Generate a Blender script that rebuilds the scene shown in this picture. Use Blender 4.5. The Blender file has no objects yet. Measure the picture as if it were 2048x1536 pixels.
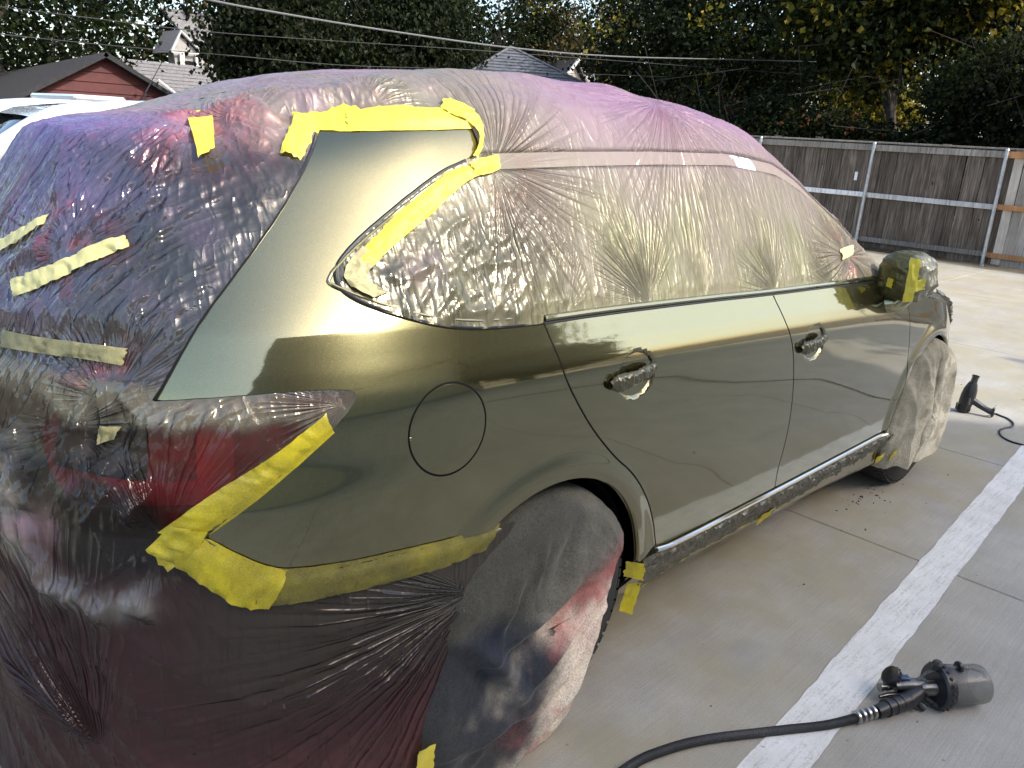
import bpy, math, random
import numpy as np
from mathutils import Vector, Matrix

R_ = math.radians
scene = bpy.context.scene
random.seed(7); rng = np.random.default_rng(11)

# ------------------------------------------------------------------ camera
cam_data = bpy.data.cameras.new('camera'); cam = bpy.data.objects.new('camera', cam_data)
scene.collection.objects.link(cam); scene.camera = cam
CR = np.array([[0.71348, -0.69841, 0.05636], [-0.17418, -0.25469, -0.95121], [0.67868, 0.66885, -0.30336]])  # rows: right, down, forward
CAM = np.array([-1.43465, -2.22194, 1.68468])
cam.matrix_world = Matrix(((CR[0][0], -CR[1][0], -CR[2][0], CAM[0]), (CR[0][1], -CR[1][1], -CR[2][1], CAM[1]),
                           (CR[0][2], -CR[1][2], -CR[2][2], CAM[2]), (0, 0, 0, 1)))
cam_data.sensor_fit = 'HORIZONTAL'; cam_data.sensor_width = 36.0; cam_data.lens = 1580.98 / 2048 * 36.0
cam_data.clip_start = 0.05; cam_data.clip_end = 600

# ------------------------------------------------------------------ sky, sun, exposure
SUN_DIR = Vector((0.16, -0.75, 0.62)).normalized()
SUN_EL = math.asin(SUN_DIR.z); SUN_AZ = math.atan2(SUN_DIR.x, SUN_DIR.y)
world = bpy.data.worlds.new("World"); scene.world = world; world.use_nodes = True
wn = world.node_tree; bg = wn.nodes['Background']
sky = wn.nodes.new('ShaderNodeTexSky'); sky.sky_type = 'NISHITA'; sky.sun_disc = False
sky.sun_elevation = SUN_EL; sky.sun_rotation = SUN_AZ; sky.air_density = 1.0; sky.dust_density = 3.0; sky.ozone_density = 0.6
wn.links.new(sky.outputs[0], bg.inputs[0]); bg.inputs[1].default_value = 0.15
sun_data = bpy.data.lights.new('sun', 'SUN'); sun_data.energy = 2.0; sun_data.angle = R_(0.5); sun_data.color = (1.0, 0.965, 0.915)
sun = bpy.data.objects.new('sun', sun_data); scene.collection.objects.link(sun)
sun.rotation_euler = SUN_DIR.to_track_quat('Z', 'Y').to_euler(); sun.location = (0, -20, 20)
scene.view_settings.view_transform = 'Standard'; scene.view_settings.look = 'None'
scene.view_settings.exposure = 1.5; scene.view_settings.gamma = 1.0; scene.view_settings.use_curve_mapping = False
scene.render.engine = 'CYCLES'
cy = scene.cycles; cy.max_bounces = 8; cy.transparent_max_bounces = 16; cy.diffuse_bounces = 3; cy.glossy_bounces = 4
cy.sample_clamp_indirect = 6.0; cy.use_denoising = True

# ------------------------------------------------------------------ body surface of the car
def pch(x, xs, ys):
    # smooth monotone cubic interpolation
    xs=np.asarray(xs,float); ys=np.asarray(ys,float); x=np.clip(np.asarray(x,float),xs[0],xs[-1])
    h=np.diff(xs); d=np.diff(ys)/h
    m=np.zeros(len(xs)); m[0]=d[0]; m[-1]=d[-1]
    for k in range(1,len(xs)-1):
        if d[k-1]*d[k]>0:
            w1=2*h[k]+h[k-1]; w2=h[k]+2*h[k-1]
            m[k]=(w1+w2)/(w1/d[k-1]+w2/d[k])
    i=np.clip(np.searchsorted(xs,x)-1,0,len(xs)-2)
    t=(x-xs[i])/h[i]
    return ys[i]*(2*t**3-3*t**2+1)+h[i]*m[i]*(t**3-2*t**2+t)+ys[i+1]*(-2*t**3+3*t**2)+h[i]*m[i+1]*(t**3-t**2)
def ztop(x): return pch(x,[-1.2,-.95,-.8,-.62,-.4,-.2,.1,.8,1.06,1.3,1.6,1.84,2.1,2.3,2.5,2.62,2.9,3.36,3.64,3.78,3.86],[1.52,1.61,1.64,1.665,1.725,1.79,1.832,1.835,1.825,1.79,1.67,1.56,1.44,1.325,1.2,1.14,1.12,1.07,.97,.84,.62])
def zbelt(x): return pch(x,[-1.2,-.4,0,1.1,2.2,2.6,3.0,3.4,3.85],[1.28,1.265,1.25,1.195,1.12,1.05,.98,.9,.55])
def wbelt(x): return pch(x,[-1.2,-.3,.5,1.5,2.4,3.0,3.85],[.90,.925,.93,.93,.925,.92,.88])
def xrear(z): return pch(z,[.2,.35,.55,.8,.93,1.02,1.1,1.25,1.4,1.55,1.62,1.68,1.74,1.82],[-1.06,-1.12,-1.16,-1.165,-1.14,-1.09,-1.07,-1.03,-.96,-.88,-.84,-.80,-.70,-.35])
def wlow(z,x):
    zb=zbelt(x)
    # heights relative to belt: profile below the belt
    s=(zb-z)
    return pch(s,[0,.04,.085,.125,.16,.22,.34,.5,.62,.74,.80,.86,.95,1.1],[0,.014,.030,.042,.047,.050,.054,.053,.049,.047,.046,.036,-.02,-.10])
def halfw(x,z):
    zb=zbelt(x); zt=ztop(x); wb=wbelt(x)
    t=np.clip((z-zb)/np.maximum(zt-zb,.02),0,1)
    up=wb*(1-.30*t**1.12)*np.power(np.clip(1-t**14,0,1),1/3.)
    lo=wb+wlow(np.minimum(z,zb),x)
    return np.where(z>zb,up,lo)
NC,AC=2.7,.85
AF=1.1
def rearf(x,z):
    xr=xrear(z); q=np.clip((xr+AC-x)/AC,0,1)
    r=np.power(np.clip(1-q**NC,0,1),1/NC)
    qf=np.clip((x-(3.86-AF))/AF,0,1)
    return r*np.power(np.clip(1-qf**3,0,1),1/3)
def F(x,y,z):
    """<0 inside"""
    return np.abs(y)-halfw(x,z)*rearf(x,z)
def yside(x,z): return -halfw(x,z)*rearf(x,z)
def Fi(P):
    # well scaled implicit: uses distance-like blend
    x,y,z=P[...,0],P[...,1],P[...,2]
    return F(x,y,z)
def grad(P,e=2e-3):
    g=np.zeros_like(P)
    for k in range(3):
        d=np.zeros(3);d[k]=e
        g[...,k]=(Fi(P+d)-Fi(P-d))/(2*e)
    return g/np.maximum(np.linalg.norm(g,axis=-1,keepdims=True),1e-9)
def nrm_side(x,z,e=2e-3):
    yx=(yside(x+e,z)-yside(x-e,z))/(2*e); yz=(yside(x,z+e)-yside(x,z-e))/(2*e)
    n=np.stack([yx,-np.ones_like(yx),yz],-1)
    return n/np.linalg.norm(n,axis=-1,keepdims=True)
def project(O,D,tmax=6,n=4000):
    """first hit of ray with body"""
    O=np.asarray(O,float);D=np.asarray(D,float)/np.linalg.norm(D)
    t=np.linspace(.3,tmax,n);P=O+t[:,None]*D
    f=Fi(P); f=np.where((P[:,2]>ztop(P[:,0]))|(P[:,2]<.2)|(P[:,0]<xrear(P[:,2]))|(P[:,0]>3.86),1,f)
    k=np.argmax(f<0)
    if f[k]>=0:return None
    lo,hi=t[k-1],t[k]
    for _ in range(40):
        m=(lo+hi)/2;p=O+m*D
        ff=Fi(p) if (p[2]<=ztop(p[0]) and p[2]>=.2 and p[0]>=xrear(p[2]) and p[0]<=3.86) else 1
        if ff<0:hi=m
        else:lo=m
    return O+hi*D

# surveyed outlines of the car panels, tapes and wires (metres, car frame: x forward, y left, z up)
SEAM=[(-0.895,1.140),(-0.892,1.146),(-0.886,1.157),(-0.877,1.172),(-0.865,1.193),(-0.853,1.213),(-0.842,1.231),(-0.831,1.248),(-0.820,1.265),(-0.810,1.279),(-0.800,1.292),(-0.791,1.302),(-0.783,1.311),(-0.775,1.320),(-0.766,1.330),(-0.756,1.340),(-0.746,1.350),(-0.733,1.363),(-0.718,1.378),(-0.701,1.395),(-0.680,1.415),(-0.660,1.435),(-0.640,1.455),(-0.619,1.475),(-0.600,1.495),(-0.581,1.514),(-0.564,1.533),(-0.548,1.550),(-0.533,1.566),(-0.519,1.581),(-0.507,1.595),(-0.497,1.607),(-0.487,1.617),(-0.479,1.626),(-0.471,1.634),(-0.465,1.641),(-0.459,1.647),(-0.455,1.651),(-0.452,1.654),(-0.450,1.655)]
TOP=[(-0.439,1.660),(-0.425,1.661),(-0.397,1.663),(-0.359,1.666),(-0.308,1.669),(-0.246,1.673),(-0.169,1.677),(-0.120,1.678),(-0.104,1.676),(-0.097,1.668),(-0.097,1.656),(-0.101,1.643),(-0.108,1.631),(-0.111,1.624)]
WIN=[(-0.145,1.612),(-0.150,1.611),(-0.161,1.607),(-0.176,1.602),(-0.196,1.596),(-0.217,1.588),(-0.239,1.578),(-0.261,1.567),(-0.284,1.555),(-0.307,1.542),(-0.330,1.530),(-0.352,1.517),(-0.374,1.504),(-0.395,1.492),(-0.415,1.480),(-0.434,1.469),(-0.451,1.458),(-0.467,1.448),(-0.481,1.438),(-0.494,1.429),(-0.504,1.421),(-0.514,1.413),(-0.522,1.406),(-0.529,1.399),(-0.534,1.392),(-0.538,1.385),(-0.541,1.379),(-0.543,1.371),(-0.543,1.364),(-0.541,1.357),(-0.537,1.350),(-0.532,1.344),(-0.524,1.338),(-0.514,1.331),(-0.501,1.324),(-0.485,1.317),(-0.467,1.309),(-0.448,1.302),(-0.428,1.295),(-0.409,1.289),(-0.389,1.283),(-0.369,1.277),(-0.348,1.272),(-0.325,1.267),(-0.302,1.263),(-0.279,1.259),(-0.256,1.256),(-0.233,1.253),(-0.210,1.251),(-0.184,1.249),(-0.154,1.247),(-0.121,1.245),(-0.084,1.243),(-0.056,1.242),(-0.037,1.241),(-0.027,1.241)]
BELT=[(-0.027,1.241),(0.025,1.240),(0.135,1.238),(0.301,1.233),(0.544,1.224),(0.787,1.214),(1.019,1.203),(1.235,1.194),(1.426,1.187),(1.655,1.178),(1.940,1.165),(2.108,1.156)]
RGAP=[(-0.027,1.241),(-0.026,1.239),(-0.024,1.234),(-0.022,1.227),(-0.018,1.218),(-0.015,1.207),(-0.010,1.196),(-0.006,1.183),(-0.000,1.168),(0.005,1.154),(0.010,1.140),(0.015,1.125),(0.020,1.110),(0.028,1.094),(0.038,1.077),(0.050,1.058),(0.064,1.039),(0.078,1.019),(0.093,0.999),(0.109,0.978),(0.126,0.957),(0.145,0.935),(0.166,0.912),(0.190,0.888),(0.215,0.864),(0.240,0.840),(0.264,0.819),(0.288,0.799),(0.312,0.781),(0.334,0.762),(0.356,0.742),(0.376,0.721),(0.396,0.699),(0.415,0.676),(0.433,0.653),(0.450,0.629),(0.465,0.605),(0.479,0.579),(0.492,0.552),(0.504,0.524),(0.515,0.493),(0.523,0.470),(0.529,0.454),(0.532,0.447)]
BGAP=[(1.147,1.197),(1.150,1.192),(1.156,1.183),(1.165,1.168),(1.178,1.149),(1.189,1.131),(1.199,1.114),(1.209,1.097),(1.218,1.081),(1.228,1.065),(1.238,1.048),(1.249,1.030),(1.259,1.013),(1.269,0.992),(1.280,0.968),(1.289,0.942),(1.298,0.912),(1.306,0.880),(1.314,0.847),(1.322,0.812),(1.329,0.776),(1.334,0.741),(1.337,0.708),(1.338,0.676),(1.338,0.645),(1.338,0.615),(1.336,0.586),(1.332,0.560),(1.326,0.535),(1.322,0.512),(1.320,0.490),(1.320,0.469),(1.322,0.450),(1.323,0.435),(1.324,0.426),(1.324,0.421)]
FGAP=[(2.473,1.082),(2.451,1.080),(2.453,1.067),(2.461,1.048),(2.470,1.021),(2.474,0.996),(2.474,0.970),(2.475,0.945),(2.480,0.918),(2.490,0.887),(2.501,0.854),(2.511,0.818),(2.521,0.780),(2.527,0.741),(2.532,0.703),(2.533,0.665),(2.531,0.627),(2.522,0.588),(2.509,0.549),(2.493,0.508),(2.471,0.467),(2.454,0.436),(2.441,0.416),(2.435,0.406)]
SILL=[(0.532,0.447),(0.555,0.443),(0.603,0.435),(0.780,0.429),(1.127,0.424),(1.557,0.419),(2.108,0.411),(2.435,0.406)]
BUMP=[(-0.134,0.750),(-0.138,0.750),(-0.147,0.751),(-0.160,0.752),(-0.178,0.753),(-0.200,0.754),(-0.227,0.756),(-0.259,0.757),(-0.295,0.759),(-0.331,0.762),(-0.367,0.766),(-0.402,0.770),(-0.437,0.775),(-0.470,0.778),(-0.502,0.782),(-0.533,0.784),(-0.563,0.786),(-0.589,0.787),(-0.614,0.788),(-0.637,0.788),(-0.657,0.789),(-0.675,0.789),(-0.691,0.790),(-0.704,0.792),(-0.714,0.794),(-0.725,0.796),(-0.735,0.799),(-0.745,0.803),(-0.755,0.806),(-0.766,0.811),(-0.777,0.818),(-0.789,0.825),(-0.801,0.833),(-0.812,0.842),(-0.823,0.850),(-0.833,0.859),(-0.842,0.867),(-0.849,0.874),(-0.854,0.879),(-0.858,0.883),(-0.860,0.886),(-0.862,0.887),(-0.863,0.889),(-0.863,0.889)]
LIGHT=[(-0.863,0.889),(-0.862,0.891),(-0.858,0.895),(-0.853,0.901),(-0.846,0.908),(-0.836,0.918),(-0.824,0.929),(-0.809,0.941),(-0.791,0.955),(-0.772,0.969),(-0.753,0.983),(-0.734,0.998),(-0.714,1.013),(-0.696,1.029),(-0.679,1.043),(-0.664,1.057),(-0.649,1.070),(-0.635,1.082),(-0.623,1.094),(-0.611,1.105),(-0.600,1.116),(-0.591,1.125),(-0.584,1.133),(-0.578,1.139),(-0.574,1.145),(-0.572,1.149),(-0.571,1.153),(-0.572,1.157),(-0.575,1.160),(-0.583,1.162),(-0.596,1.164),(-0.614,1.166),(-0.637,1.167),(-0.662,1.167),(-0.689,1.166),(-0.718,1.165),(-0.748,1.162),(-0.777,1.160),(-0.805,1.156),(-0.832,1.153),(-0.858,1.148),(-0.876,1.145),(-0.889,1.142),(-0.895,1.140)]
HEM=[(-0.157,0.725),(-0.268,0.604),(-0.321,0.497),(-0.364,0.400),(-0.388,0.262),(-0.413,0.127)]
FUEL=(-0.355,1.045)
H1=(0.308,1.059)
H2=(1.431,0.992)
ANCH={'spoiler':(-0.610,-0.368,1.654),'quarter':(-0.068,-0.765,1.599),'rail_front':None,'mirror':(1.901,-0.851,1.270),'rail_rear':None,'roof_knot':(-0.317,-0.571,1.711),'light_top':(-0.941,-0.636,1.137),'tape_mid':(-0.914,-0.400,1.397),'light_corner':(-0.940,-0.770,0.867),'light_left':(-0.996,-0.560,1.072),'bump_low':(-1.073,-0.581,0.836),'purple_knot':(-0.932,-0.331,1.399),'low_left':(-1.035,-0.648,0.362),'low_right':(-0.373,-0.972,0.560)}
RIM=[(-1.059,-0.421,1.010),(-1.094,-0.485,0.906),(-1.101,-0.515,0.817),(-1.073,-0.585,0.758),(-1.020,-0.679,0.730),(-0.959,-0.757,0.750)]
TAPES=[('top_a',[(-0.451,-0.492,1.684),(-0.430,-0.506,1.689),(-0.407,-0.518,1.693),(-0.383,-0.526,1.700),(-0.355,-0.531,1.708),(-0.334,-0.545,1.712),(-0.323,-0.575,1.708)],[(-0.471,-0.559,1.660),(-0.454,-0.573,1.661),(-0.435,-0.587,1.662),(-0.417,-0.601,1.663),(-0.399,-0.615,1.663),(-0.379,-0.627,1.664),(-0.359,-0.638,1.665)]),('top_b',[(-0.358,-0.566,1.698),(-0.331,-0.572,1.706),(-0.306,-0.580,1.713),(-0.282,-0.592,1.717),(-0.260,-0.607,1.719),(-0.236,-0.620,1.720),(-0.211,-0.631,1.722),(-0.184,-0.641,1.723),(-0.156,-0.650,1.724),(-0.128,-0.659,1.724),(-0.100,-0.669,1.723),(-0.073,-0.681,1.718)],[(-0.381,-0.622,1.666),(-0.359,-0.636,1.667),(-0.336,-0.649,1.668),(-0.312,-0.660,1.670),(-0.287,-0.671,1.671),(-0.260,-0.680,1.673),(-0.232,-0.688,1.675),(-0.203,-0.695,1.677),(-0.171,-0.700,1.679),(-0.139,-0.704,1.682),(-0.105,-0.708,1.684),(-0.069,-0.711,1.687)]),('top_tab',[(-0.119,-0.629,1.743),(-0.098,-0.644,1.739),(-0.078,-0.660,1.733),(-0.064,-0.679,1.721)],[(-0.154,-0.660,1.718),(-0.141,-0.676,1.709),(-0.124,-0.688,1.702),(-0.103,-0.698,1.696)]),('top_end',[(-0.086,-0.667,1.727),(-0.067,-0.684,1.717),(-0.065,-0.705,1.695),(-0.070,-0.723,1.670),(-0.084,-0.739,1.644),(-0.110,-0.750,1.620)],[(-0.128,-0.685,1.704),(-0.103,-0.695,1.699),(-0.089,-0.710,1.684),(-0.089,-0.726,1.662),(-0.105,-0.740,1.638),(-0.132,-0.749,1.617)]),('seam',[(-0.443,-0.493,1.687),(-0.486,-0.544,1.659),(-0.519,-0.577,1.633),(-0.545,-0.600,1.607)],[(-0.437,-0.586,1.662),(-0.464,-0.611,1.638),(-0.489,-0.627,1.615),(-0.512,-0.639,1.593)]),('spoiler',[(-0.585,-0.222,1.670),(-0.639,-0.372,1.647),(-0.665,-0.448,1.625),(-0.678,-0.492,1.602),(-0.687,-0.522,1.579)],[(-0.558,-0.321,1.672),(-0.597,-0.405,1.653),(-0.622,-0.461,1.635),(-0.638,-0.497,1.617),(-0.649,-0.524,1.600)]),('quarter_end',[(-0.142,-0.756,1.604),(-0.113,-0.754,1.612),(-0.084,-0.753,1.619),(-0.053,-0.753,1.624)],[(-0.142,-0.770,1.579),(-0.116,-0.774,1.577),(-0.086,-0.773,1.582),(-0.056,-0.770,1.592)]),('quarter',[(-0.137,-0.755,1.606),(-0.170,-0.755,1.599),(-0.203,-0.756,1.590),(-0.234,-0.759,1.578),(-0.263,-0.762,1.563),(-0.290,-0.765,1.548),(-0.316,-0.769,1.532),(-0.342,-0.773,1.516),(-0.367,-0.777,1.500),(-0.391,-0.781,1.484),(-0.415,-0.785,1.469),(-0.438,-0.789,1.452),(-0.460,-0.794,1.436),(-0.482,-0.799,1.420),(-0.503,-0.804,1.404)],[(-0.106,-0.772,1.582),(-0.139,-0.774,1.572),(-0.169,-0.777,1.561),(-0.198,-0.782,1.547),(-0.224,-0.788,1.532),(-0.250,-0.793,1.516),(-0.275,-0.798,1.501),(-0.299,-0.802,1.487),(-0.324,-0.805,1.473),(-0.348,-0.808,1.460),(-0.372,-0.811,1.447),(-0.395,-0.814,1.434),(-0.418,-0.818,1.420),(-0.439,-0.821,1.407),(-0.461,-0.825,1.393)]),('quarter_low',[(-0.470,-0.796,1.429),(-0.495,-0.800,1.412),(-0.517,-0.806,1.393),(-0.531,-0.817,1.372),(-0.522,-0.833,1.355),(-0.504,-0.847,1.343),(-0.485,-0.860,1.332)],[(-0.433,-0.823,1.407),(-0.453,-0.825,1.396),(-0.472,-0.827,1.385),(-0.485,-0.834,1.370),(-0.475,-0.845,1.358),(-0.461,-0.854,1.351),(-0.445,-0.863,1.343)]),('mirror',[(1.827,-0.843,1.298),(1.886,-0.833,1.299),(1.952,-0.821,1.299),(2.028,-0.806,1.298)],[(1.797,-0.871,1.259),(1.848,-0.864,1.261),(1.902,-0.856,1.263),(1.961,-0.846,1.265)]),('stripe_up',[(-0.986,-0.005,1.348),(-0.976,-0.065,1.368),(-0.965,-0.119,1.387),(-0.953,-0.165,1.405),(-0.941,-0.205,1.422),(-0.927,-0.239,1.439),(-0.914,-0.268,1.455)],[(-0.997,-0.039,1.328),(-0.986,-0.096,1.347),(-0.975,-0.146,1.365),(-0.963,-0.187,1.383),(-0.950,-0.221,1.401),(-0.937,-0.248,1.419),(-0.924,-0.272,1.436)]),('stripe_mid',[(-0.994,-0.243,1.312),(-0.983,-0.283,1.325),(-0.970,-0.317,1.338),(-0.957,-0.348,1.349),(-0.944,-0.375,1.361),(-0.930,-0.398,1.373),(-0.916,-0.419,1.385),(-0.901,-0.437,1.397),(-0.886,-0.455,1.408),(-0.871,-0.473,1.418),(-0.856,-0.490,1.427),(-0.841,-0.507,1.435)],[(-1.003,-0.287,1.283),(-0.991,-0.324,1.297),(-0.978,-0.357,1.310),(-0.964,-0.385,1.322),(-0.950,-0.409,1.335),(-0.936,-0.430,1.348),(-0.921,-0.448,1.360),(-0.906,-0.466,1.372),(-0.891,-0.482,1.384),(-0.876,-0.498,1.395),(-0.860,-0.513,1.405),(-0.844,-0.528,1.415)]),('stripe_low',[(-1.030,-0.274,1.213),(-1.021,-0.326,1.217),(-1.011,-0.373,1.221),(-1.001,-0.414,1.224),(-0.990,-0.450,1.227),(-0.978,-0.484,1.229),(-0.966,-0.514,1.232),(-0.954,-0.543,1.233),(-0.941,-0.569,1.234),(-0.928,-0.594,1.235),(-0.915,-0.617,1.235),(-0.901,-0.639,1.236)],[(-1.039,-0.281,1.177),(-1.030,-0.332,1.183),(-1.020,-0.377,1.188),(-1.010,-0.417,1.192),(-1.000,-0.453,1.196),(-0.988,-0.486,1.198),(-0.977,-0.516,1.201),(-0.965,-0.544,1.203),(-0.953,-0.570,1.204),(-0.941,-0.594,1.204),(-0.928,-0.617,1.204),(-0.916,-0.639,1.203)]),('light_tab',[(-0.963,-0.623,1.084),(-0.954,-0.638,1.086),(-0.945,-0.653,1.088),(-0.936,-0.667,1.090)],[(-0.972,-0.624,1.046),(-0.963,-0.636,1.052),(-0.955,-0.648,1.059),(-0.946,-0.659,1.065)]),('light_edge',[(-0.927,-0.775,0.901),(-0.912,-0.786,0.915),(-0.897,-0.796,0.929),(-0.882,-0.806,0.942),(-0.866,-0.813,0.954),(-0.850,-0.821,0.966),(-0.833,-0.828,0.977),(-0.816,-0.835,0.989),(-0.799,-0.842,0.999),(-0.783,-0.850,1.010),(-0.766,-0.857,1.022),(-0.749,-0.865,1.034),(-0.733,-0.872,1.046),(-0.716,-0.879,1.059),(-0.700,-0.886,1.072),(-0.684,-0.892,1.086),(-0.667,-0.898,1.099),(-0.650,-0.903,1.112),(-0.632,-0.908,1.126)],[(-0.865,-0.832,0.887),(-0.852,-0.840,0.897),(-0.839,-0.847,0.907),(-0.826,-0.854,0.918),(-0.813,-0.861,0.928),(-0.799,-0.867,0.939),(-0.786,-0.872,0.949),(-0.772,-0.877,0.959),(-0.758,-0.881,0.969),(-0.744,-0.885,0.980),(-0.730,-0.888,0.990),(-0.716,-0.892,1.001),(-0.702,-0.895,1.012),(-0.688,-0.900,1.023),(-0.675,-0.904,1.035),(-0.661,-0.908,1.047),(-0.647,-0.912,1.059),(-0.634,-0.916,1.070),(-0.620,-0.920,1.082)]),('light_corner',[(-0.943,-0.766,0.870),(-0.930,-0.775,0.886),(-0.918,-0.784,0.903),(-0.906,-0.791,0.919)],[(-0.916,-0.799,0.827),(-0.893,-0.816,0.851),(-0.870,-0.831,0.875),(-0.852,-0.838,0.905)]),('bump_a',[(-0.921,-0.786,0.884),(-0.903,-0.800,0.889),(-0.886,-0.814,0.893),(-0.869,-0.828,0.893),(-0.852,-0.842,0.886),(-0.837,-0.854,0.874),(-0.822,-0.865,0.861),(-0.805,-0.876,0.849),(-0.788,-0.887,0.836),(-0.770,-0.896,0.825),(-0.750,-0.906,0.815),(-0.729,-0.915,0.807)],[(-0.937,-0.774,0.862),(-0.924,-0.789,0.851),(-0.911,-0.803,0.839),(-0.897,-0.816,0.825),(-0.883,-0.827,0.811),(-0.869,-0.838,0.796),(-0.855,-0.848,0.778),(-0.839,-0.858,0.762),(-0.823,-0.867,0.747),(-0.804,-0.878,0.736),(-0.784,-0.888,0.732),(-0.763,-0.898,0.731)]),('bump_b',[(-0.770,-0.896,0.822),(-0.750,-0.906,0.815),(-0.729,-0.914,0.809),(-0.708,-0.923,0.807),(-0.686,-0.930,0.804),(-0.664,-0.937,0.803),(-0.640,-0.944,0.801),(-0.616,-0.950,0.799),(-0.592,-0.955,0.797),(-0.566,-0.960,0.796),(-0.540,-0.964,0.794),(-0.513,-0.967,0.793),(-0.485,-0.970,0.790),(-0.456,-0.973,0.787),(-0.426,-0.975,0.784),(-0.394,-0.976,0.780),(-0.362,-0.977,0.776),(-0.328,-0.978,0.773),(-0.294,-0.978,0.770),(-0.259,-0.978,0.767),(-0.224,-0.979,0.765),(-0.187,-0.979,0.763)],[(-0.798,-0.881,0.731),(-0.778,-0.891,0.732),(-0.758,-0.901,0.731),(-0.737,-0.910,0.731),(-0.716,-0.918,0.731),(-0.694,-0.926,0.730),(-0.672,-0.933,0.730),(-0.649,-0.940,0.728),(-0.625,-0.946,0.727),(-0.600,-0.952,0.726),(-0.575,-0.957,0.724),(-0.549,-0.961,0.723),(-0.522,-0.965,0.721),(-0.494,-0.968,0.720),(-0.465,-0.971,0.717),(-0.435,-0.973,0.715),(-0.405,-0.974,0.713),(-0.373,-0.975,0.711),(-0.341,-0.976,0.710),(-0.308,-0.976,0.710),(-0.275,-0.977,0.711),(-0.241,-0.977,0.711)])]
ARCHC=(0.000,0.385)
WIRES=[[(2.564,7.930,3.077),(3.366,8.142,3.027),(4.574,8.082,2.993),(6.163,7.997,2.979),(8.281,7.774,2.987),(11.006,7.735,3.128),(15.766,7.814,3.529)],[(0.871,8.489,2.666),(1.971,8.716,2.694),(3.460,8.687,2.707),(5.327,8.824,2.812),(7.840,8.851,2.962),(11.794,8.356,3.137)],[(0.841,8.517,2.389),(1.950,8.745,2.410),(2.900,8.942,2.437),(3.950,9.031,2.473),(5.851,9.112,2.522),(8.184,9.245,2.675)]]


# ------------------------------------------------------------------ helpers
COL = scene.collection
def new_mat(name):
    m = bpy.data.materials.new(name); m.use_nodes = True
    nt = m.node_tree; nt.nodes.clear()
    out = nt.nodes.new('ShaderNodeOutputMaterial')
    return m, nt, out
def N(nt, typ, **kw):
    n = nt.nodes.new(typ)
    for k, v in kw.items():
        if k.startswith('i_'):
            key = k[2:]; key = int(key) if key.isdigit() else key.replace('_', ' ')
            n.inputs[key].default_value = v
        else: setattr(n, k, v)
    return n
def L(nt, a, b): nt.links.new(a, b)
def ramp(nt, fac, stops):
    r = nt.nodes.new('ShaderNodeValToRGB'); L(nt, fac, r.inputs[0])
    e = r.color_ramp.elements
    while len(e) < len(stops): e.new(0.5)
    for k, (p, c) in enumerate(stops):
        e[k].position = p; e[k].color = (c, c, c, 1) if isinstance(c, (int, float)) else (*c, 1)
    return r.outputs[0]
def coord(nt, scale=(1, 1, 1), rot=(0, 0, 0), obj=True):
    t = N(nt, 'ShaderNodeTexCoord'); mp = N(nt, 'ShaderNodeMapping')
    mp.inputs['Scale'].default_value = scale; mp.inputs['Rotation'].default_value = rot
    L(nt, t.outputs['Object'], mp.inputs[0]); return mp.outputs[0]
def noise(nt, vec, scale, detail=4, rough=0.55, dist=0.0):
    n = N(nt, 'ShaderNodeTexNoise'); n.inputs['Scale'].default_value = scale; n.inputs['Detail'].default_value = detail
    n.inputs['Roughness'].default_value = rough; n.inputs['Distortion'].default_value = dist
    if vec is not None: L(nt, vec, n.inputs['Vector'])
    return n.outputs[0]
def mixc(nt, fac, a, b, mode='MIX'):
    m = nt.nodes.new('ShaderNodeMix'); m.data_type = 'RGBA'; m.blend_type = mode
    for s, v in ((m.inputs[0], fac), (m.inputs[6], a), (m.inputs[7], b)):
        if hasattr(v, 'is_linked') or hasattr(v, 'links'): L(nt, v, s)
        elif isinstance(v, (int, float)): s.default_value = v
        else: s.default_value = (*v, 1)
    return m.outputs[2]
def math_n(nt, op, a, b=0.0):
    m = N(nt, 'ShaderNodeMath', operation=op)
    for s, v in ((m.inputs[0], a), (m.inputs[1], b)):
        if hasattr(v, 'links'): L(nt, v, s)
        else: s.default_value = v
    return m.outputs[0]
def bump(nt, h, strength=0.3, dist=0.01, normal=None):
    b = N(nt, 'ShaderNodeBump'); b.inputs['Strength'].default_value = strength; b.inputs['Distance'].default_value = dist
    L(nt, h, b.inputs['Height'])
    if normal is not None: L(nt, normal, b.inputs['Normal'])
    return b.outputs[0]
def simple_mat(name, col, rough=0.5, metal=0.0, var=0.0, scale=20, bump_s=0.0, coat=0.0, spec=0.5, bdist=0.004):
    m, nt, out = new_mat(name); p = N(nt, 'ShaderNodeBsdfPrincipled')
    p.inputs['Roughness'].default_value = rough; p.inputs['Metallic'].default_value = metal
    p.inputs['Coat Weight'].default_value = coat; p.inputs['Specular IOR Level'].default_value = spec
    c = coord(nt); nz = noise(nt, c, scale, 6, 0.6)
    lo = tuple(max(0, v * (1 - var)) for v in col); hi = tuple(min(1, v * (1 + var)) for v in col)
    L(nt, ramp(nt, nz, [(0.3, lo), (0.7, hi)]), p.inputs['Base Color'])
    if bump_s: L(nt, bump(nt, noise(nt, c, scale * 3, 5), bump_s, bdist), p.inputs['Normal'])
    L(nt, p.outputs[0], out.inputs[0]); return m

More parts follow.
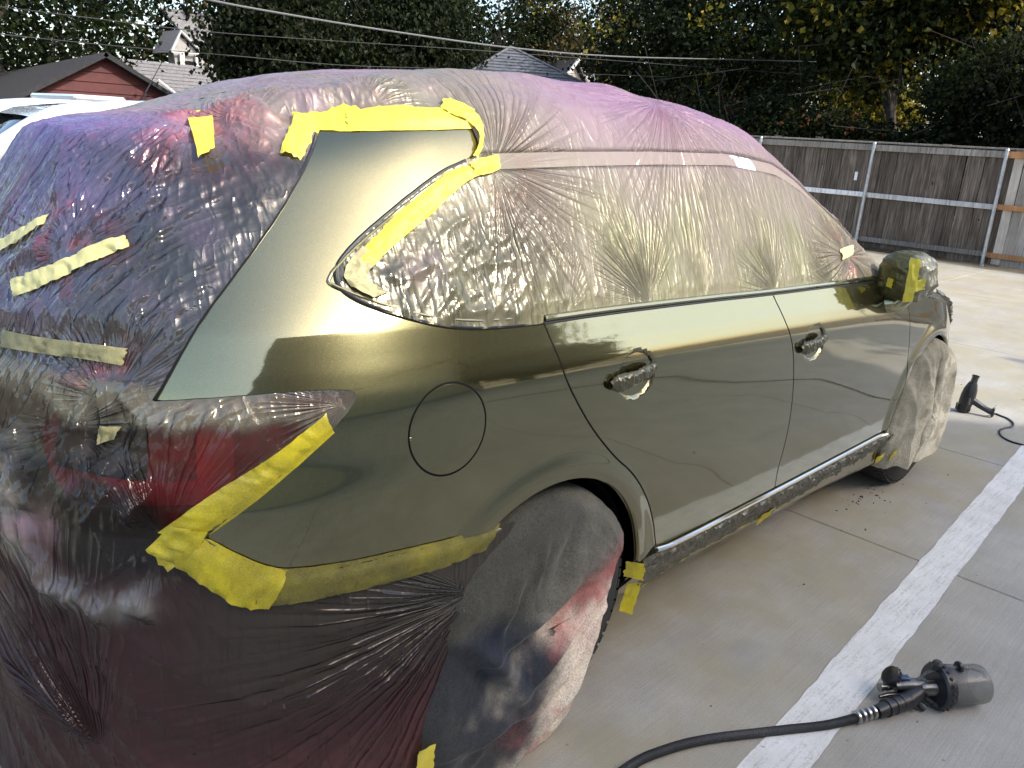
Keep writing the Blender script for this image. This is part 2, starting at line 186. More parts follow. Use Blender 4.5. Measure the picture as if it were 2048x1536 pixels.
def raw_mesh(name, V, Fc, normals=None, cols=None, smooth=True, extra=None):
    """V (n,3); Fc: (m,3) or (m,4) int array or list of faces"""
    me = bpy.data.meshes.new(name)
    V = np.asarray(V, np.float32)
    if isinstance(Fc, np.ndarray):
        m, k = Fc.shape
        me.vertices.add(len(V)); me.vertices.foreach_set('co', V.ravel())
        me.loops.add(m * k); me.loops.foreach_set('vertex_index', Fc.astype(np.int32).ravel())
        me.polygons.add(m); me.polygons.foreach_set('loop_start', (np.arange(m) * k).astype(np.int32))
        me.polygons.foreach_set('loop_total', np.full(m, k, np.int32))
        me.update(calc_edges=True)
    else:
        me.from_pydata([tuple(map(float, v)) for v in V], [], Fc); me.update()
    me.polygons.foreach_set('use_smooth', np.full(len(me.polygons), bool(smooth)))
    if cols is not None:
        a = me.color_attributes.new('pigment', 'FLOAT_COLOR', 'POINT')
        c4 = np.ones((len(V), 4), np.float32); c4[:, :cols.shape[1]] = cols; a.data.foreach_set('color', c4.ravel())
    if extra:
        for k, v in extra.items():
            a = me.attributes.new(k, 'FLOAT', 'POINT'); a.data.foreach_set('value', np.asarray(v, np.float32))
    if normals is not None: me.normals_split_custom_set_from_vertices(np.asarray(normals, np.float32).tolist())
    me.validate(); return me
def link(name, me, mat=None, parent=None):
    o = bpy.data.objects.new(name, me); COL.objects.link(o)
    if mat is not None:
        me.materials.clear(); me.materials.append(mat)
    if parent is not None:
        o.parent = parent; o.location = -Vector(parent.location)
        if parent.parent is not None: o.location = (0, 0, 0)
    return o
def tag(o, label=None, cat=None, group=None, kind=None):
    if label: o['label'] = label
    if cat: o['category'] = cat
    if group: o['group'] = group
    if kind: o['kind'] = kind
    return o
def thing(name, label, cat, loc=(0, 0, 0), group=None):
    o = bpy.data.objects.new(name, None); COL.objects.link(o); o.location = loc; o.empty_display_size = 0.2
    return tag(o, label, cat, group)

class MB:
    """collects boxes, tubes, lathes into one mesh"""
    def __init__(s): s.v = []; s.f = []
    def add(s, V, Fs):
        b = len(s.v); s.v += [tuple(map(float, p)) for p in V]; s.f += [tuple(b + i for i in f) for f in Fs]; return s
    def box(s, c, d, rot=None, bev=0.0):
        c = np.array(c, float); h = np.array(d, float) / 2
        if bev <= 0:
            V = np.array([[x, y, z] for x in (-1, 1) for y in (-1, 1) for z in (-1, 1)], float) * h
            Fs = [(0, 1, 3, 2), (4, 6, 7, 5), (0, 4, 5, 1), (2, 3, 7, 6), (0, 2, 6, 4), (1, 5, 7, 3)]
        else:
            V = []; Fs = []
            b = min(bev, h.min() * .9)
            idx = {}
            for sx in (-1, 1):
                for sy in (-1, 1):
                    for sz in (-1, 1):
                        S = np.array([sx, sy, sz])
                        for ax in range(3):
                            q = S * (h - b); q[ax] = S[ax] * h[ax]; idx[(sx, sy, sz, ax)] = len(V); V.append(q)
            g = lambda a, bb, cc, ax: idx[(a, bb, cc, ax)]
            for ax in range(3):
                o1, o2 = [k for k in range(3) if k != ax]
                for sg in (-1, 1):
                    q = []
                    for (p1, p2) in ((-1, -1), (1, -1), (1, 1), (-1, 1)):
                        S = [0, 0, 0]; S[ax] = sg; S[o1] = p1; S[o2] = p2; q.append(g(*S, ax))
                    Fs.append(tuple(q))
            for ax in range(3):
                o1, o2 = [k for k in range(3) if k != ax]
                for p1 in (-1, 1):
                    for p2 in (-1, 1):
                        S = [0, 0, 0]; S[o1] = p1; S[o2] = p2; A = list(S); A[ax] = -1; B = list(S); B[ax] = 1
                        Fs.append((g(*A, o1), g(*B, o1), g(*B, o2), g(*A, o2)))
            for sx in (-1, 1):
                for sy in (-1, 1):
                    for sz in (-1, 1): Fs.append(tuple(g(sx, sy, sz, a) for a in range(3)))
            V = np.array(V)
        if rot is not None: V = V @ np.array(rot).T
        return s.add(V + c, Fs)
    def tube(s, pts, rad, seg=10, cap=True):
        pts = np.array(pts, float); n = len(pts); rad = np.broadcast_to(np.array(rad, float), (n,))
        T = np.gradient(pts, axis=0); T /= np.maximum(np.linalg.norm(T, axis=1, keepdims=True), 1e-9)
        u = np.cross(T[0], [0, 0, 1.0]);
        if np.linalg.norm(u) < 1e-3: u = np.cross(T[0], [1.0, 0, 0])
        u /= np.linalg.norm(u); V = []
        for k in range(n):
            u = u - T[k] * (u @ T[k]); u /= np.linalg.norm(u); w = np.cross(T[k], u)
            for j in range(seg):
                a = 2 * math.pi * j / seg; V.append(pts[k] + rad[k] * (math.cos(a) * u + math.sin(a) * w))
        Fs = [(k * seg + j, k * seg + (j + 1) % seg, (k + 1) * seg + (j + 1) % seg, (k + 1) * seg + j) for k in range(n - 1) for j in range(seg)]
        if cap: Fs += [tuple(range(seg - 1, -1, -1)), tuple((n - 1) * seg + j for j in range(seg))]
        return s.add(V, Fs)
    def lathe(s, prof, o, axis, seg=24):
        """prof: (dist along axis, radius)"""
        o = np.array(o, float); ax = np.array(axis, float); ax /= np.linalg.norm(ax)
        pts = [o + ax * d for d, r in prof]
        u = np.cross(ax, [0, 0, 1.0])
        if np.linalg.norm(u) < 1e-3: u = np.cross(ax, [1.0, 0, 0])
        u /= np.linalg.norm(u); w = np.cross(ax, u); V = []
        for (d, r), p in zip(prof, pts):
            for j in range(seg):
                a = 2 * math.pi * j / seg; V.append(p + r * (math.cos(a) * u + math.sin(a) * w))
        n = len(prof)
        Fs = [(k * seg + j, k * seg + (j + 1) % seg, (k + 1) * seg + (j + 1) % seg, (k + 1) * seg + j) for k in range(n - 1) for j in range(seg)]
        Fs += [tuple(range(seg - 1, -1, -1)), tuple((n - 1) * seg + j for j in range(seg))]
        return s.add(V, Fs)
    def mesh(s, name, smooth=False, ang=40):
        me = raw_mesh(name, np.array(s.v), s.f, smooth=smooth)
        if smooth: me.set_sharp_from_angle(angle=R_(ang))
        return me
    def build(s, name, mat, parent=None, smooth=False): return link(name, s.mesh(name, smooth), mat, parent)

# value noise / gradient noise
_perm = np.random.default_rng(5).permutation(256); _perm = np.r_[_perm, _perm, _perm]
_grd = np.random.default_rng(6).normal(size=(256, 3)); _grd /= np.linalg.norm(_grd, axis=1, keepdims=True)
def gnoise(P):
    P = np.asarray(P, float); i = np.floor(P).astype(int); f = P - i; i &= 255
    w = f * f * f * (f * (f * 6 - 15) + 10); out = np.zeros(P.shape[:-1])
    for dx in (0, 1):
        for dy in (0, 1):
            for dz in (0, 1):
                h = _perm[_perm[_perm[i[..., 0] + dx] + i[..., 1] + dy] + i[..., 2] + dz]
                g = _grd[h]; d = (g * (f - np.array([dx, dy, dz]))).sum(-1)
                ww = (w[..., 0] if dx else 1 - w[..., 0]) * (w[..., 1] if dy else 1 - w[..., 1]) * (w[..., 2] if dz else 1 - w[..., 2])
                out += ww * d
    return out * 1.5
def fbm(P, o=3):
    s = 0; a = 1.0
    for k in range(o): s = s + a * gnoise(P * 2 ** k + 17.3 * k); a *= .5
    return s
def ridge(P, p=2.0): return np.clip(1 - np.abs(gnoise(P)) * 2.2, 0, 1) ** p
def sstep(a, b, x):
    t = np.clip((x - a) / (b - a), 0, 1); return t * t * (3 - 2 * t)
def poly_sd(px, pz, poly):
    """signed distance to polygon, positive inside"""
    px = np.asarray(px, float); pz = np.asarray(pz, float); d2 = np.full(px.shape, 1e9); ins = np.zeros(px.shape, bool)
    n = len(poly)
    for k in range(n):
        ax, az = poly[k]; bx, bz = poly[(k + 1) % n]
        ex, ez = bx - ax, bz - az; l2 = ex * ex + ez * ez
        if l2 < 1e-12: continue
        t = np.clip(((px - ax) * ex + (pz - az) * ez) / l2, 0, 1)
        d2 = np.minimum(d2, (px - ax - t * ex) ** 2 + (pz - az - t * ez) ** 2)
        if az != bz:
            c = ((az > pz) != (bz > pz)) & (px < ax + (pz - az) * ex / ez); ins ^= c
    return np.where(ins, 1, -1) * np.sqrt(d2)
def clip_tris(V, T, d, attrs):
    """keep the d>0 side of the triangles; attrs: list of (n,k) arrays interpolated along"""
    pos = d > 0; cnt = pos[T].sum(1)
    keep = T[cnt == 3]; part = T[(cnt == 1) | (cnt == 2)]
    newT = [keep]; data = [V] + attrs
    if len(part):
        # rotate so that the odd vertex is first
        pp = pos[part]; odd = np.where(pp.sum(1) == 1, pp.argmax(1), (~pp).argmax(1))
        part = np.stack([part[np.arange(len(part)), (odd + k) % 3] for k in range(3)], 1)
        a, b, c = part.T; single = pos[a]
        e = np.concatenate([np.stack([a, b], 1), np.stack([a, c], 1)]); es = np.sort(e, 1)
        uq, inv = np.unique(es, axis=0, return_inverse=True); inv = inv.ravel()
        t = d[uq[:, 0]] / (d[uq[:, 0]] - d[uq[:, 1]])
        base = len(V)
        data = [np.concatenate([q, q[uq[:, 0]] + t[:, None] * (q[uq[:, 1]] - q[uq[:, 0]])]) for q in data]
        ab = base + inv[:len(part)]; ac = base + inv[len(part):]
        newT.append(np.stack([a, ab, ac], 1)[single])
        s2 = ~single
        newT.append(np.stack([ab, b, c], 1)[s2]); newT.append(np.stack([ab, c, ac], 1)[s2])
    T = np.concatenate(newT)
    used, inv = np.unique(T, return_inverse=True)
    return [q[used] for q in data], inv.reshape(T.shape)
def grid_tris(nu, nv):
    i = np.arange((nu - 1) * nv).reshape(nu - 1, nv)[:, :-1].ravel()
    return np.concatenate([np.stack([i, i + nv, i + nv + 1], 1), np.stack([i, i + nv + 1, i + 1], 1)])
def boundary_edges(T):
    e = np.concatenate([T[:, [0, 1]], T[:, [1, 2]], T[:, [2, 0]]]); es = np.sort(e, 1)
    _, idx, c = np.unique(es, axis=0, return_index=True, return_counts=True)
    return e[idx[c == 1]]
def grid_normals(P):
    du = np.gradient(P, axis=0); dv = np.gradient(P, axis=1); n = np.cross(du, dv)
    return n / np.maximum(np.linalg.norm(n, axis=-1, keepdims=True), 1e-12)

# ------------------------------------------------------------------ materials
def mat_paint():
    m, nt, out = new_mat('olive_metallic_paint'); c = coord(nt)
    fl = N(nt, 'ShaderNodeTexVoronoi'); fl.inputs['Scale'].default_value = 700; L(nt, c, fl.inputs['Vector'])
    pe = noise(nt, c, 150, 2, 0.5); nb = bump(nt, pe, 0.03, 0.0006, bump(nt, noise(nt, c, 5.5, 2, 0.45), 0.07, 0.006))
    sh = []
    for rough, lo, hi in ((0.055, (0.275, 0.25, 0.13), (0.325, 0.297, 0.16)), (0.31, (0.19, 0.172, 0.082), (0.31, 0.283, 0.145))):
        p = N(nt, 'ShaderNodeBsdfPrincipled'); L(nt, mixc(nt, fl.outputs['Color'], lo, hi), p.inputs['Base Color'])
        p.inputs['Metallic'].default_value = 1.0; p.inputs['Roughness'].default_value = rough
        p.inputs['Coat Weight'].default_value = 1.0; p.inputs['Coat Roughness'].default_value = 0.012; p.inputs['Coat IOR'].default_value = 1.55
        L(nt, nb, p.inputs['Coat Normal']); L(nt, nb, p.inputs['Normal']); sh.append(p.outputs[0])
    mx = N(nt, 'ShaderNodeMixShader'); mx.inputs[0].default_value = 0.32
    L(nt, sh[0], mx.inputs[1]); L(nt, sh[1], mx.inputs[2]); L(nt, mx.outputs[0], out.inputs[0]); return m
def mat_film(name='masking_film', rough=0.27, transl=0.24, fans=False):
    m, nt, out = new_mat(name); p = N(nt, 'ShaderNodeBsdfPrincipled')
    at = N(nt, 'ShaderNodeAttribute', attribute_name='pigment'); sp = N(nt, 'ShaderNodeAttribute', attribute_name='spray'); op = N(nt, 'ShaderNodeAttribute', attribute_name='opac')
    c = coord(nt)
    mott = noise(nt, c, 9, 6, 0.65); fine = noise(nt, c, 220, 3, 0.6)
    f = math_n(nt, 'ADD', math_n(nt, 'MULTIPLY', mott, 0.6), math_n(nt, 'MULTIPLY', fine, 0.4))
    col = mixc(nt, 1.0, at.outputs['Color'], ramp(nt, f, [(0.32, 0.86), (0.68, 1.08)]), 'MULTIPLY')
    L(nt, col, p.inputs['Base Color'])
    L(nt, math_n(nt, 'MULTIPLY', sp.outputs['Fac'], 0.72), p.inputs['Metallic'])
    if fans:
        ra = N(nt, 'ShaderNodeAttribute', attribute_name='rough'); L(nt, ra.outputs['Fac'], p.inputs['Roughness'])
    else: p.inputs['Roughness'].default_value = rough
    p.inputs['Specular IOR Level'].default_value = 0.65
    # gathered folds that run out from every taped point, fine pleats, small crinkles
    acc = None; lines = []
    def plus(x):
        nonlocal acc
        acc = x if acc is None else math_n(nt, 'ADD', acc, x)
    def ridged(vec, scale, det, gain, pw):
        n = noise(nt, vec, scale, det, 0.5)
        r = math_n(nt, 'SUBTRACT', 1.0, math_n(nt, 'MULTIPLY', math_n(nt, 'ABSOLUTE', math_n(nt, 'SUBTRACT', n, 0.5)), gain))
        return math_n(nt, 'POWER', math_n(nt, 'MAXIMUM', r, 0.0), pw)
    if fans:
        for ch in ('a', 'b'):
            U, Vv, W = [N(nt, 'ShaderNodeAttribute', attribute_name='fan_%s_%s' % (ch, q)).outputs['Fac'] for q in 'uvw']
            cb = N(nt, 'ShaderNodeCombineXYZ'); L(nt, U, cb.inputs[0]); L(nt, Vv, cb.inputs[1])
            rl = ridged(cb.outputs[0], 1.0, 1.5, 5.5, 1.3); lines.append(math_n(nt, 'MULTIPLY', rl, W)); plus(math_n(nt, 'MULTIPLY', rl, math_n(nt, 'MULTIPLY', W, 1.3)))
        pu = N(nt, 'ShaderNodeAttribute', attribute_name='pull').outputs['Fac']; ds_ = []
        for v_, k_ in (((.30, .93, .24), 21.0), ((.1, .24, -.96), 1.3)):
            d = N(nt, 'ShaderNodeVectorMath', operation='DOT_PRODUCT'); L(nt, c, d.inputs[0]); d.inputs[1].default_value = v_; ds_.append(math_n(nt, 'MULTIPLY', d.outputs['Value'], k_))
        cb = N(nt, 'ShaderNodeCombineXYZ'); L(nt, ds_[0], cb.inputs[0]); L(nt, ds_[1], cb.inputs[1])
        plus(math_n(nt, 'MULTIPLY', ridged(cb.outputs[0], 1.0, 2.0, 4.6, 1.5), math_n(nt, 'MULTIPLY', pu, 1.0)))
    # pleats standing on the belt line / running down the sheets
    plus(math_n(nt, 'MULTIPLY', ridged(coord(nt, (26, 14, 1.5), (0, .16, 0)), 1.0, 2, 4.2, 2.4), 0.50))
    plus(math_n(nt, 'MULTIPLY', ridged(coord(nt, (9, 24, 34), (0.5, 0.4, 0.3)), 1.0, 2, 3.2, 2.0), 0.07))
    plus(math_n(nt, 'MULTIPLY', noise(nt, c, 45, 4, 0.6, 0.8), 0.06))
    b = bump(nt, acc, 0.85, 0.007)
    L(nt, b, p.inputs['Normal'])
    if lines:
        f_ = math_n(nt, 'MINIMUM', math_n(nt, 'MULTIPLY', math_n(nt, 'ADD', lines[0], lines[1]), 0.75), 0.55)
        col = mixc(nt, f_, col, mixc(nt, 1.0, col, (.42, .34, .40), 'MULTIPLY')); L(nt, col, p.inputs['Base Color'])  # crease shade painted into the colour along the unsprayed fold lines
    tr = N(nt, 'ShaderNodeBsdfTranslucent'); L(nt, col, tr.inputs[0]); L(nt, b, tr.inputs['Normal'])
    mx = N(nt, 'ShaderNodeMixShader'); L(nt, math_n(nt, 'MULTIPLY', math_n(nt, 'SUBTRACT', 1.0, sp.outputs['Fac']), transl), mx.inputs[0])
    L(nt, p.outputs[0], mx.inputs[1]); L(nt, tr.outputs[0], mx.inputs[2])
    tp = N(nt, 'ShaderNodeBsdfTransparent'); L(nt, mixc(nt, 0.6, (1, 1, 1), at.outputs['Color']), tp.inputs[0])
    m2 = N(nt, 'ShaderNodeMixShader'); L(nt, op.outputs['Fac'], m2.inputs[0]); L(nt, tp.outputs[0], m2.inputs[1]); L(nt, mx.outputs[0], m2.inputs[2])
    L(nt, m2.outputs[0], out.inputs[0]); return m
def mat_tape(name, base, sprayed, amt, metal=0.0):
    m, nt, out = new_mat(name); p = N(nt, 'ShaderNodeBsdfPrincipled'); c = coord(nt)
    big = noise(nt, c, 7, 4, 0.6); sp = noise(nt, c, 300, 3, 0.7)
    f = math_n(nt, 'ADD', math_n(nt, 'MULTIPLY', big, 0.75), math_n(nt, 'MULTIPLY', sp, 0.45))
    fac = ramp(nt, f, [(max(0, .85 - amt), 0.0), (min(1, 1.2 - amt), 1.0)])
    L(nt, mixc(nt, fac, base, sprayed), p.inputs['Base Color']); p.inputs['Roughness'].default_value = 0.5
    L(nt, math_n(nt, 'MULTIPLY', fac, metal), p.inputs['Metallic'])
    tr = N(nt, 'ShaderNodeBsdfTranslucent'); L(nt, mixc(nt, fac, base, sprayed), tr.inputs[0])
    b = bump(nt, noise(nt, c, 160, 4, 0.65), 0.35, 0.003); L(nt, b, p.inputs['Normal'])
    mx = N(nt, 'ShaderNodeMixShader'); mx.inputs[0].default_value = 0.15
    L(nt, p.outputs[0], mx.inputs[1]); L(nt, tr.outputs[0], mx.inputs[2]); L(nt, mx.outputs[0], out.inputs[0]); return m
def mat_glass_dark(name='dark_glass'):
    return simple_mat(name, (0.012, 0.014, 0.014), rough=0.03, spec=0.6)
M_PAINT = mat_paint()
M_TAPE = mat_tape('yellow_tape', (0.78, 0.655, 0.07), (0.50, 0.44, 0.16), 0.24)
M_TAPE_S = mat_tape('yellow_tape_oversprayed', (0.66, 0.55, 0.02), (0.23, 0.20, 0.05), 0.36, 0.2)
M_TAPE_P = mat_tape('pale_tape', (0.72, 0.66, 0.28), (0.55, 0.48, 0.15), 0.22)
M_TAPE_D = mat_tape('dark_oversprayed_tape', (0.34, 0.29, 0.03), (0.12, 0.11, 0.045), 0.45, 0.3)
M_TAPE_O = mat_tape('olive_tape', (0.42, 0.37, 0.16), (0.25, 0.23, 0.12), 0.5, 0.4)
M_BLACK = simple_mat('black_trim', (0.010, 0.010, 0.010), rough=0.35)
M_VOID = simple_mat('black_liner', (0.008, 0.008, 0.008), rough=0.9, spec=0.1)
M_CHROME = simple_mat('bright_trim', (0.85, 0.84, 0.82), rough=0.12, metal=1.0)
M_GLASS = mat_glass_dark()
M_TYRE = simple_mat('tyre_rubber', (0.022, 0.021, 0.020), rough=0.75, var=0.35, scale=30, bump_s=0.2)
M_RIM = simple_mat('wheel_alloy', (0.45, 0.45, 0.46), rough=0.3, metal=1.0)

def mat_concrete():
    m, nt, out = new_mat('broomed_concrete'); p = N(nt, 'ShaderNodeBsdfPrincipled')
    c = coord(nt); br = coord(nt, (2.2, 130, 1), (0, 0, 0.03))
    big = noise(nt, c, 0.55, 5, 0.6); mid = noise(nt, c, 4.5, 6, 0.65); fine = noise(nt, c, 160, 3, 0.7); brm = noise(nt, br, 1.6, 4, 0.6)
    col = ramp(nt, big, [(0.3, (0.285, 0.264, 0.222)), (0.5, (0.345, 0.324, 0.280)), (0.72, (0.390, 0.370, 0.325))])
    col = mixc(nt, 0.55, col, ramp(nt, mid, [(0.3, 0.78), (0.7, 1.15)]), 'MULTIPLY')
    col = mixc(nt, 0.6, col, ramp(nt, fine, [(0.25, 0.62), (0.5, 1.0), (0.8, 1.22)]), 'MULTIPLY')
    col = mixc(nt, 0.42, col, ramp(nt, brm, [(0.3, 0.7), (0.68, 1.15)]), 'MULTIPLY')
    # paint mist and damp blotches on the slab beside the car
    sep = N(nt, 'ShaderNodeSeparateXYZ'); L(nt, c, sep.inputs[0])
    band = math_n(nt, 'MULTIPLY', ramp(nt, math_n(nt, 'MULTIPLY', math_n(nt, 'ADD', sep.outputs[1], 1.75), 1.0), [(0.0, 0.0), (0.55, 1.0)]), ramp(nt, noise(nt, c, 1.7, 4, 0.6), [(0.36, 0.0), (0.6, 1.0)]))
    col = mixc(nt, math_n(nt, 'MULTIPLY', band, 0.6), col, (0.29, 0.25, 0.14))
    blue = ramp(nt, noise(nt, coord(nt, (1.2, 2.6, 1), (0, 0, 0.5)), 1.6, 3, 0.5), [(0.58, 0.0), (0.72, 1.0)])
    col = mixc(nt, math_n(nt, 'MULTIPLY', blue, 0.30), col, (0.20, 0.225, 0.235))
    spots = N(nt, 'ShaderNodeTexVoronoi'); spots.inputs['Scale'].default_value = 9; L(nt, c, spots.inputs['Vector'])
    col = mixc(nt, math_n(nt, 'MULTIPLY', ramp(nt, spots.outputs['Distance'], [(0.02, 1.0), (0.06, 0.0)]), 0.55), col, (0.06, 0.055, 0.045))
    L(nt, col, p.inputs['Base Color']); p.inputs['Roughness'].default_value = 0.72; p.inputs['Specular IOR Level'].default_value = 0.35
    L(nt, bump(nt, math_n(nt, 'ADD', math_n(nt, 'MULTIPLY', brm, 0.7), fine), 0.35, 0.004), p.inputs['Normal'])
    L(nt, p.outputs[0], out.inputs[0]); return m
def mat_stripe():
    m, nt, out = new_mat('worn_white_line_paint'); p = N(nt, 'ShaderNodeBsdfPrincipled'); c = coord(nt)
    w = noise(nt, coord(nt, (3, 40, 1)), 2.2, 5, 0.65); f = noise(nt, c, 140, 3, 0.7); b = noise(nt, c, 6, 5, 0.6)
    col = ramp(nt, b, [(0.3, (0.55, 0.535, 0.49)), (0.7, (0.70, 0.685, 0.64))])
    col = mixc(nt, ramp(nt, math_n(nt, 'ADD', math_n(nt, 'MULTIPLY', w, 0.6), math_n(nt, 'MULTIPLY', f, 0.5)), [(0.56, 0.0), (0.70, 0.85)]), col, (0.34, 0.32, 0.275))
    L(nt, col, p.inputs['Base Color']); p.inputs['Roughness'].default_value = 0.6
    L(nt, bump(nt, f, 0.3, 0.003), p.inputs['Normal'])
    L(nt, p.outputs[0], out.inputs[0]); return m
M_CONC = mat_concrete(); M_STRIPE = mat_stripe()
M_SOIL = simple_mat('dry_soil', (0.07, 0.055, 0.035), rough=0.95, var=0.4, scale=1.5, bump_s=0.5)

# ------------------------------------------------------------------ ground
g = MB(); g.v = [(-250, -250, -.05), (250, -250, -.05), (250, 250, -.05), (-250, 250, -.05)]; g.f = [(0, 1, 2, 3)]
tag(g.build('ground', M_SOIL), kind='structure')
lot = bpy.data.objects.new('pavement', None); COL.objects.link(lot); lot['kind'] = 'structure'
XJ = [-13, -8.5, -4.2, -1.1, 2.05, 3.63, 6.8, 10.0, 13.35]; YJ = [-13, -8.6, -4.3, 1.4, 5.6, 9.8, 14]
for a, b in zip(XJ[:-1], XJ[1:]):
    for c_, d_ in zip(YJ[:-1], YJ[1:]):
        s = MB(); s.box(((a + b) / 2, (c_ + d_) / 2, -.06), (b - a - .007, d_ - c_ - .007, .12), bev=.004); s.build('slab', M_CONC, lot)
# painted bay line, ragged edges, a sheet lying on the concrete
def ragged_strip(p0, p1, w, z, step=.02, jit=.006):
    p0 = np.array(p0, float); p1 = np.array(p1, float); Ln = np.linalg.norm(p1 - p0); t = (p1 - p0) / Ln; nrm = np.array([-t[1], t[0]])
    n = int(Ln / step); s = np.linspace(0, Ln, n); V = []
    ja = fbm(np.stack([s * 6, s * 0 + 3.1, s * 0], 1), 4) * jit; jb = fbm(np.stack([s * 6, s * 0 + 9.7, s * 0], 1), 4) * jit
    for k in range(n):
        c = p0 + t * s[k]; V.append((*(c + nrm * (w / 2 + ja[k])), z)); V.append((*(c - nrm * (w / 2 + jb[k])), z))
    return np.array(V), np.array([(2 * k + 1, 2 * k + 3, 2 * k + 2, 2 * k) for k in range(n - 1)])
V, Fq = ragged_strip((-4, -1.755), (9.5, -1.03), .150, .004)
tag(link('bay_line', raw_mesh('bay_line', V, Fq), M_STRIPE), kind='structure')

# ------------------------------------------------------------------ car: shell from rays
def inside(P, drape=False):
    x, y, z = P[..., 0], P[..., 1], P[..., 2]
    ze = np.maximum(z, .60) if drape else z
    ok = (np.abs(y) < halfw(x, ze) * rearf(x, ze)) & (z < ztop(x)) & (x > xrear(ze)) & (x < 3.86)
    return ok if drape else ok & (z > .2)
def hit_rays(O, D, drape=False, tmax=2.6):
    lo = np.zeros(O.shape[:-1]); hi = np.full(O.shape[:-1], tmax)
    for _ in range(26):
        m = (lo + hi) / 2; i = inside(O + m[..., None] * D, drape); lo = np.where(i, m, lo); hi = np.where(i, hi, m)
    return O + lo[..., None] * D
def wrap_grid(x0, x1, dx, psi_r, psi_f, phis, zc):
    """columns: rear cap (psi from 90 to 0 deg), cylinder x0..x1, front cap; rows: phi (right side, -..90)"""
    O = []; az = []
    for p in psi_r: O.append(x0); az.append(-p)
    for x in np.arange(x0 + dx, x1 - dx * .5, dx): O.append(x); az.append(0)
    for p in psi_f: O.append(x1); az.append(p)
    O = np.array(O); az = np.array(az); ph = np.array(phis)
    Or = np.zeros((len(O), len(ph), 3)); Or[..., 0] = O[:, None]; Or[..., 2] = zc
    D = np.stack([np.sin(az)[:, None] * np.cos(ph)[None], -np.cos(az)[:, None] * np.cos(ph)[None], np.sin(ph)[None] + 0 * az[:, None]], -1)
    return Or, D
ARCH_R = .432; AX_F = 2.9
car = thing('parked_suv', 'olive metallic SUV wrapped in masking film, its rear quarter and doors freshly sprayed', 'car', (0, 0, 0))
ph = np.linspace(R_(-89), R_(90), 180)
Or, D = wrap_grid(-.25, 3.0, .03, np.linspace(R_(90), 0, 60), np.linspace(0, R_(90), 50), ph, .72)
P = hit_rays(Or, D); nn = grid_normals(P)
if (nn[5, 60] * (P[5, 60] - np.array([0, 0, .7]))).sum() < 0: nn = -nn
P = P - nn * .009
T = grid_tris(*P.shape[:2]); Vb = P.reshape(-1, 3)
dd = np.minimum(np.hypot(Vb[:, 0], Vb[:, 2] - .385), np.hypot(Vb[:, 0] - AX_F, Vb[:, 2] - .385)) - ARCH_R
dd = np.where(np.abs(Vb[:, 1]) < .55, .3, dd)
(Vb,), T = clip_tris(Vb, T, dd, [])
Vall = np.concatenate([Vb, Vb * [1, -1, 1]]); Tall = np.concatenate([T, T[:, ::-1] + len(Vb)])
link('body', raw_mesh('body', Vall, Tall), M_PAINT, car)
# wheel-arch liners
for ax in (0, AX_F):
    for sg in (-1, 1):
        s = MB(); ang = np.linspace(R_(-25), R_(205), 28); prof = [(.50, ARCH_R - .02), (.93, ARCH_R - .004)]
        V = [(ax + r * math.cos(a), sg * y, .385 + r * math.sin(a)) for y, r in prof for a in ang]; n = len(ang)
        V += [(ax, sg * .5, .385)]
        s.add(V, [(k, k + 1, n + k + 1, n + k) for k in range(n - 1)] + [(k, k + 1, 2 * n) for k in range(n - 1)])
        s.build('arch_liner', M_VOID, car, True)
s = MB(); s.box((1.4, 0, .30), (4.6, 1.5, .16), bev=.03); s.build('underbody', M_VOID, car)

# ------------------------------------------------------------------ painted panels on the right side
def crease_disp(x, z):
    d = np.zeros_like(x)
    for hx, hz in (H1, H2):   # scooped finger recess behind each handle
        r = np.sqrt(((x - hx - .016) / .086) ** 2 + ((z - hz + .002) / .068) ** 2)
        d += .034 * np.clip(1 - np.clip(r, 0, 1) ** 3.2, 0, 1)
    for ax in (0, AX_F):      # rolled wheel-arch lip
        r = np.hypot(x - ax, z - .385)
        d -= .010 * sstep(.52, .455, r) * (np.abs(x - ax) < .7)
    return d
def side_fn(x, z, off=0.0):
    y = yside(x, z); n = nrm_side(x, z)
    return np.stack([x, y, z], -1) - n * (crease_disp(x, z) - off)[..., None]
def side_normals(x, z, off=0.0, e=.0025):
    n = np.cross(side_fn(x + e, z, off) - side_fn(x - e, z, off), side_fn(x, z + e, off) - side_fn(x, z - e, off))
    n /= np.maximum(np.linalg.norm(n, axis=-1, keepdims=True), 1e-12)
    return np.where(n[..., 1:2] > 0, -n, n)
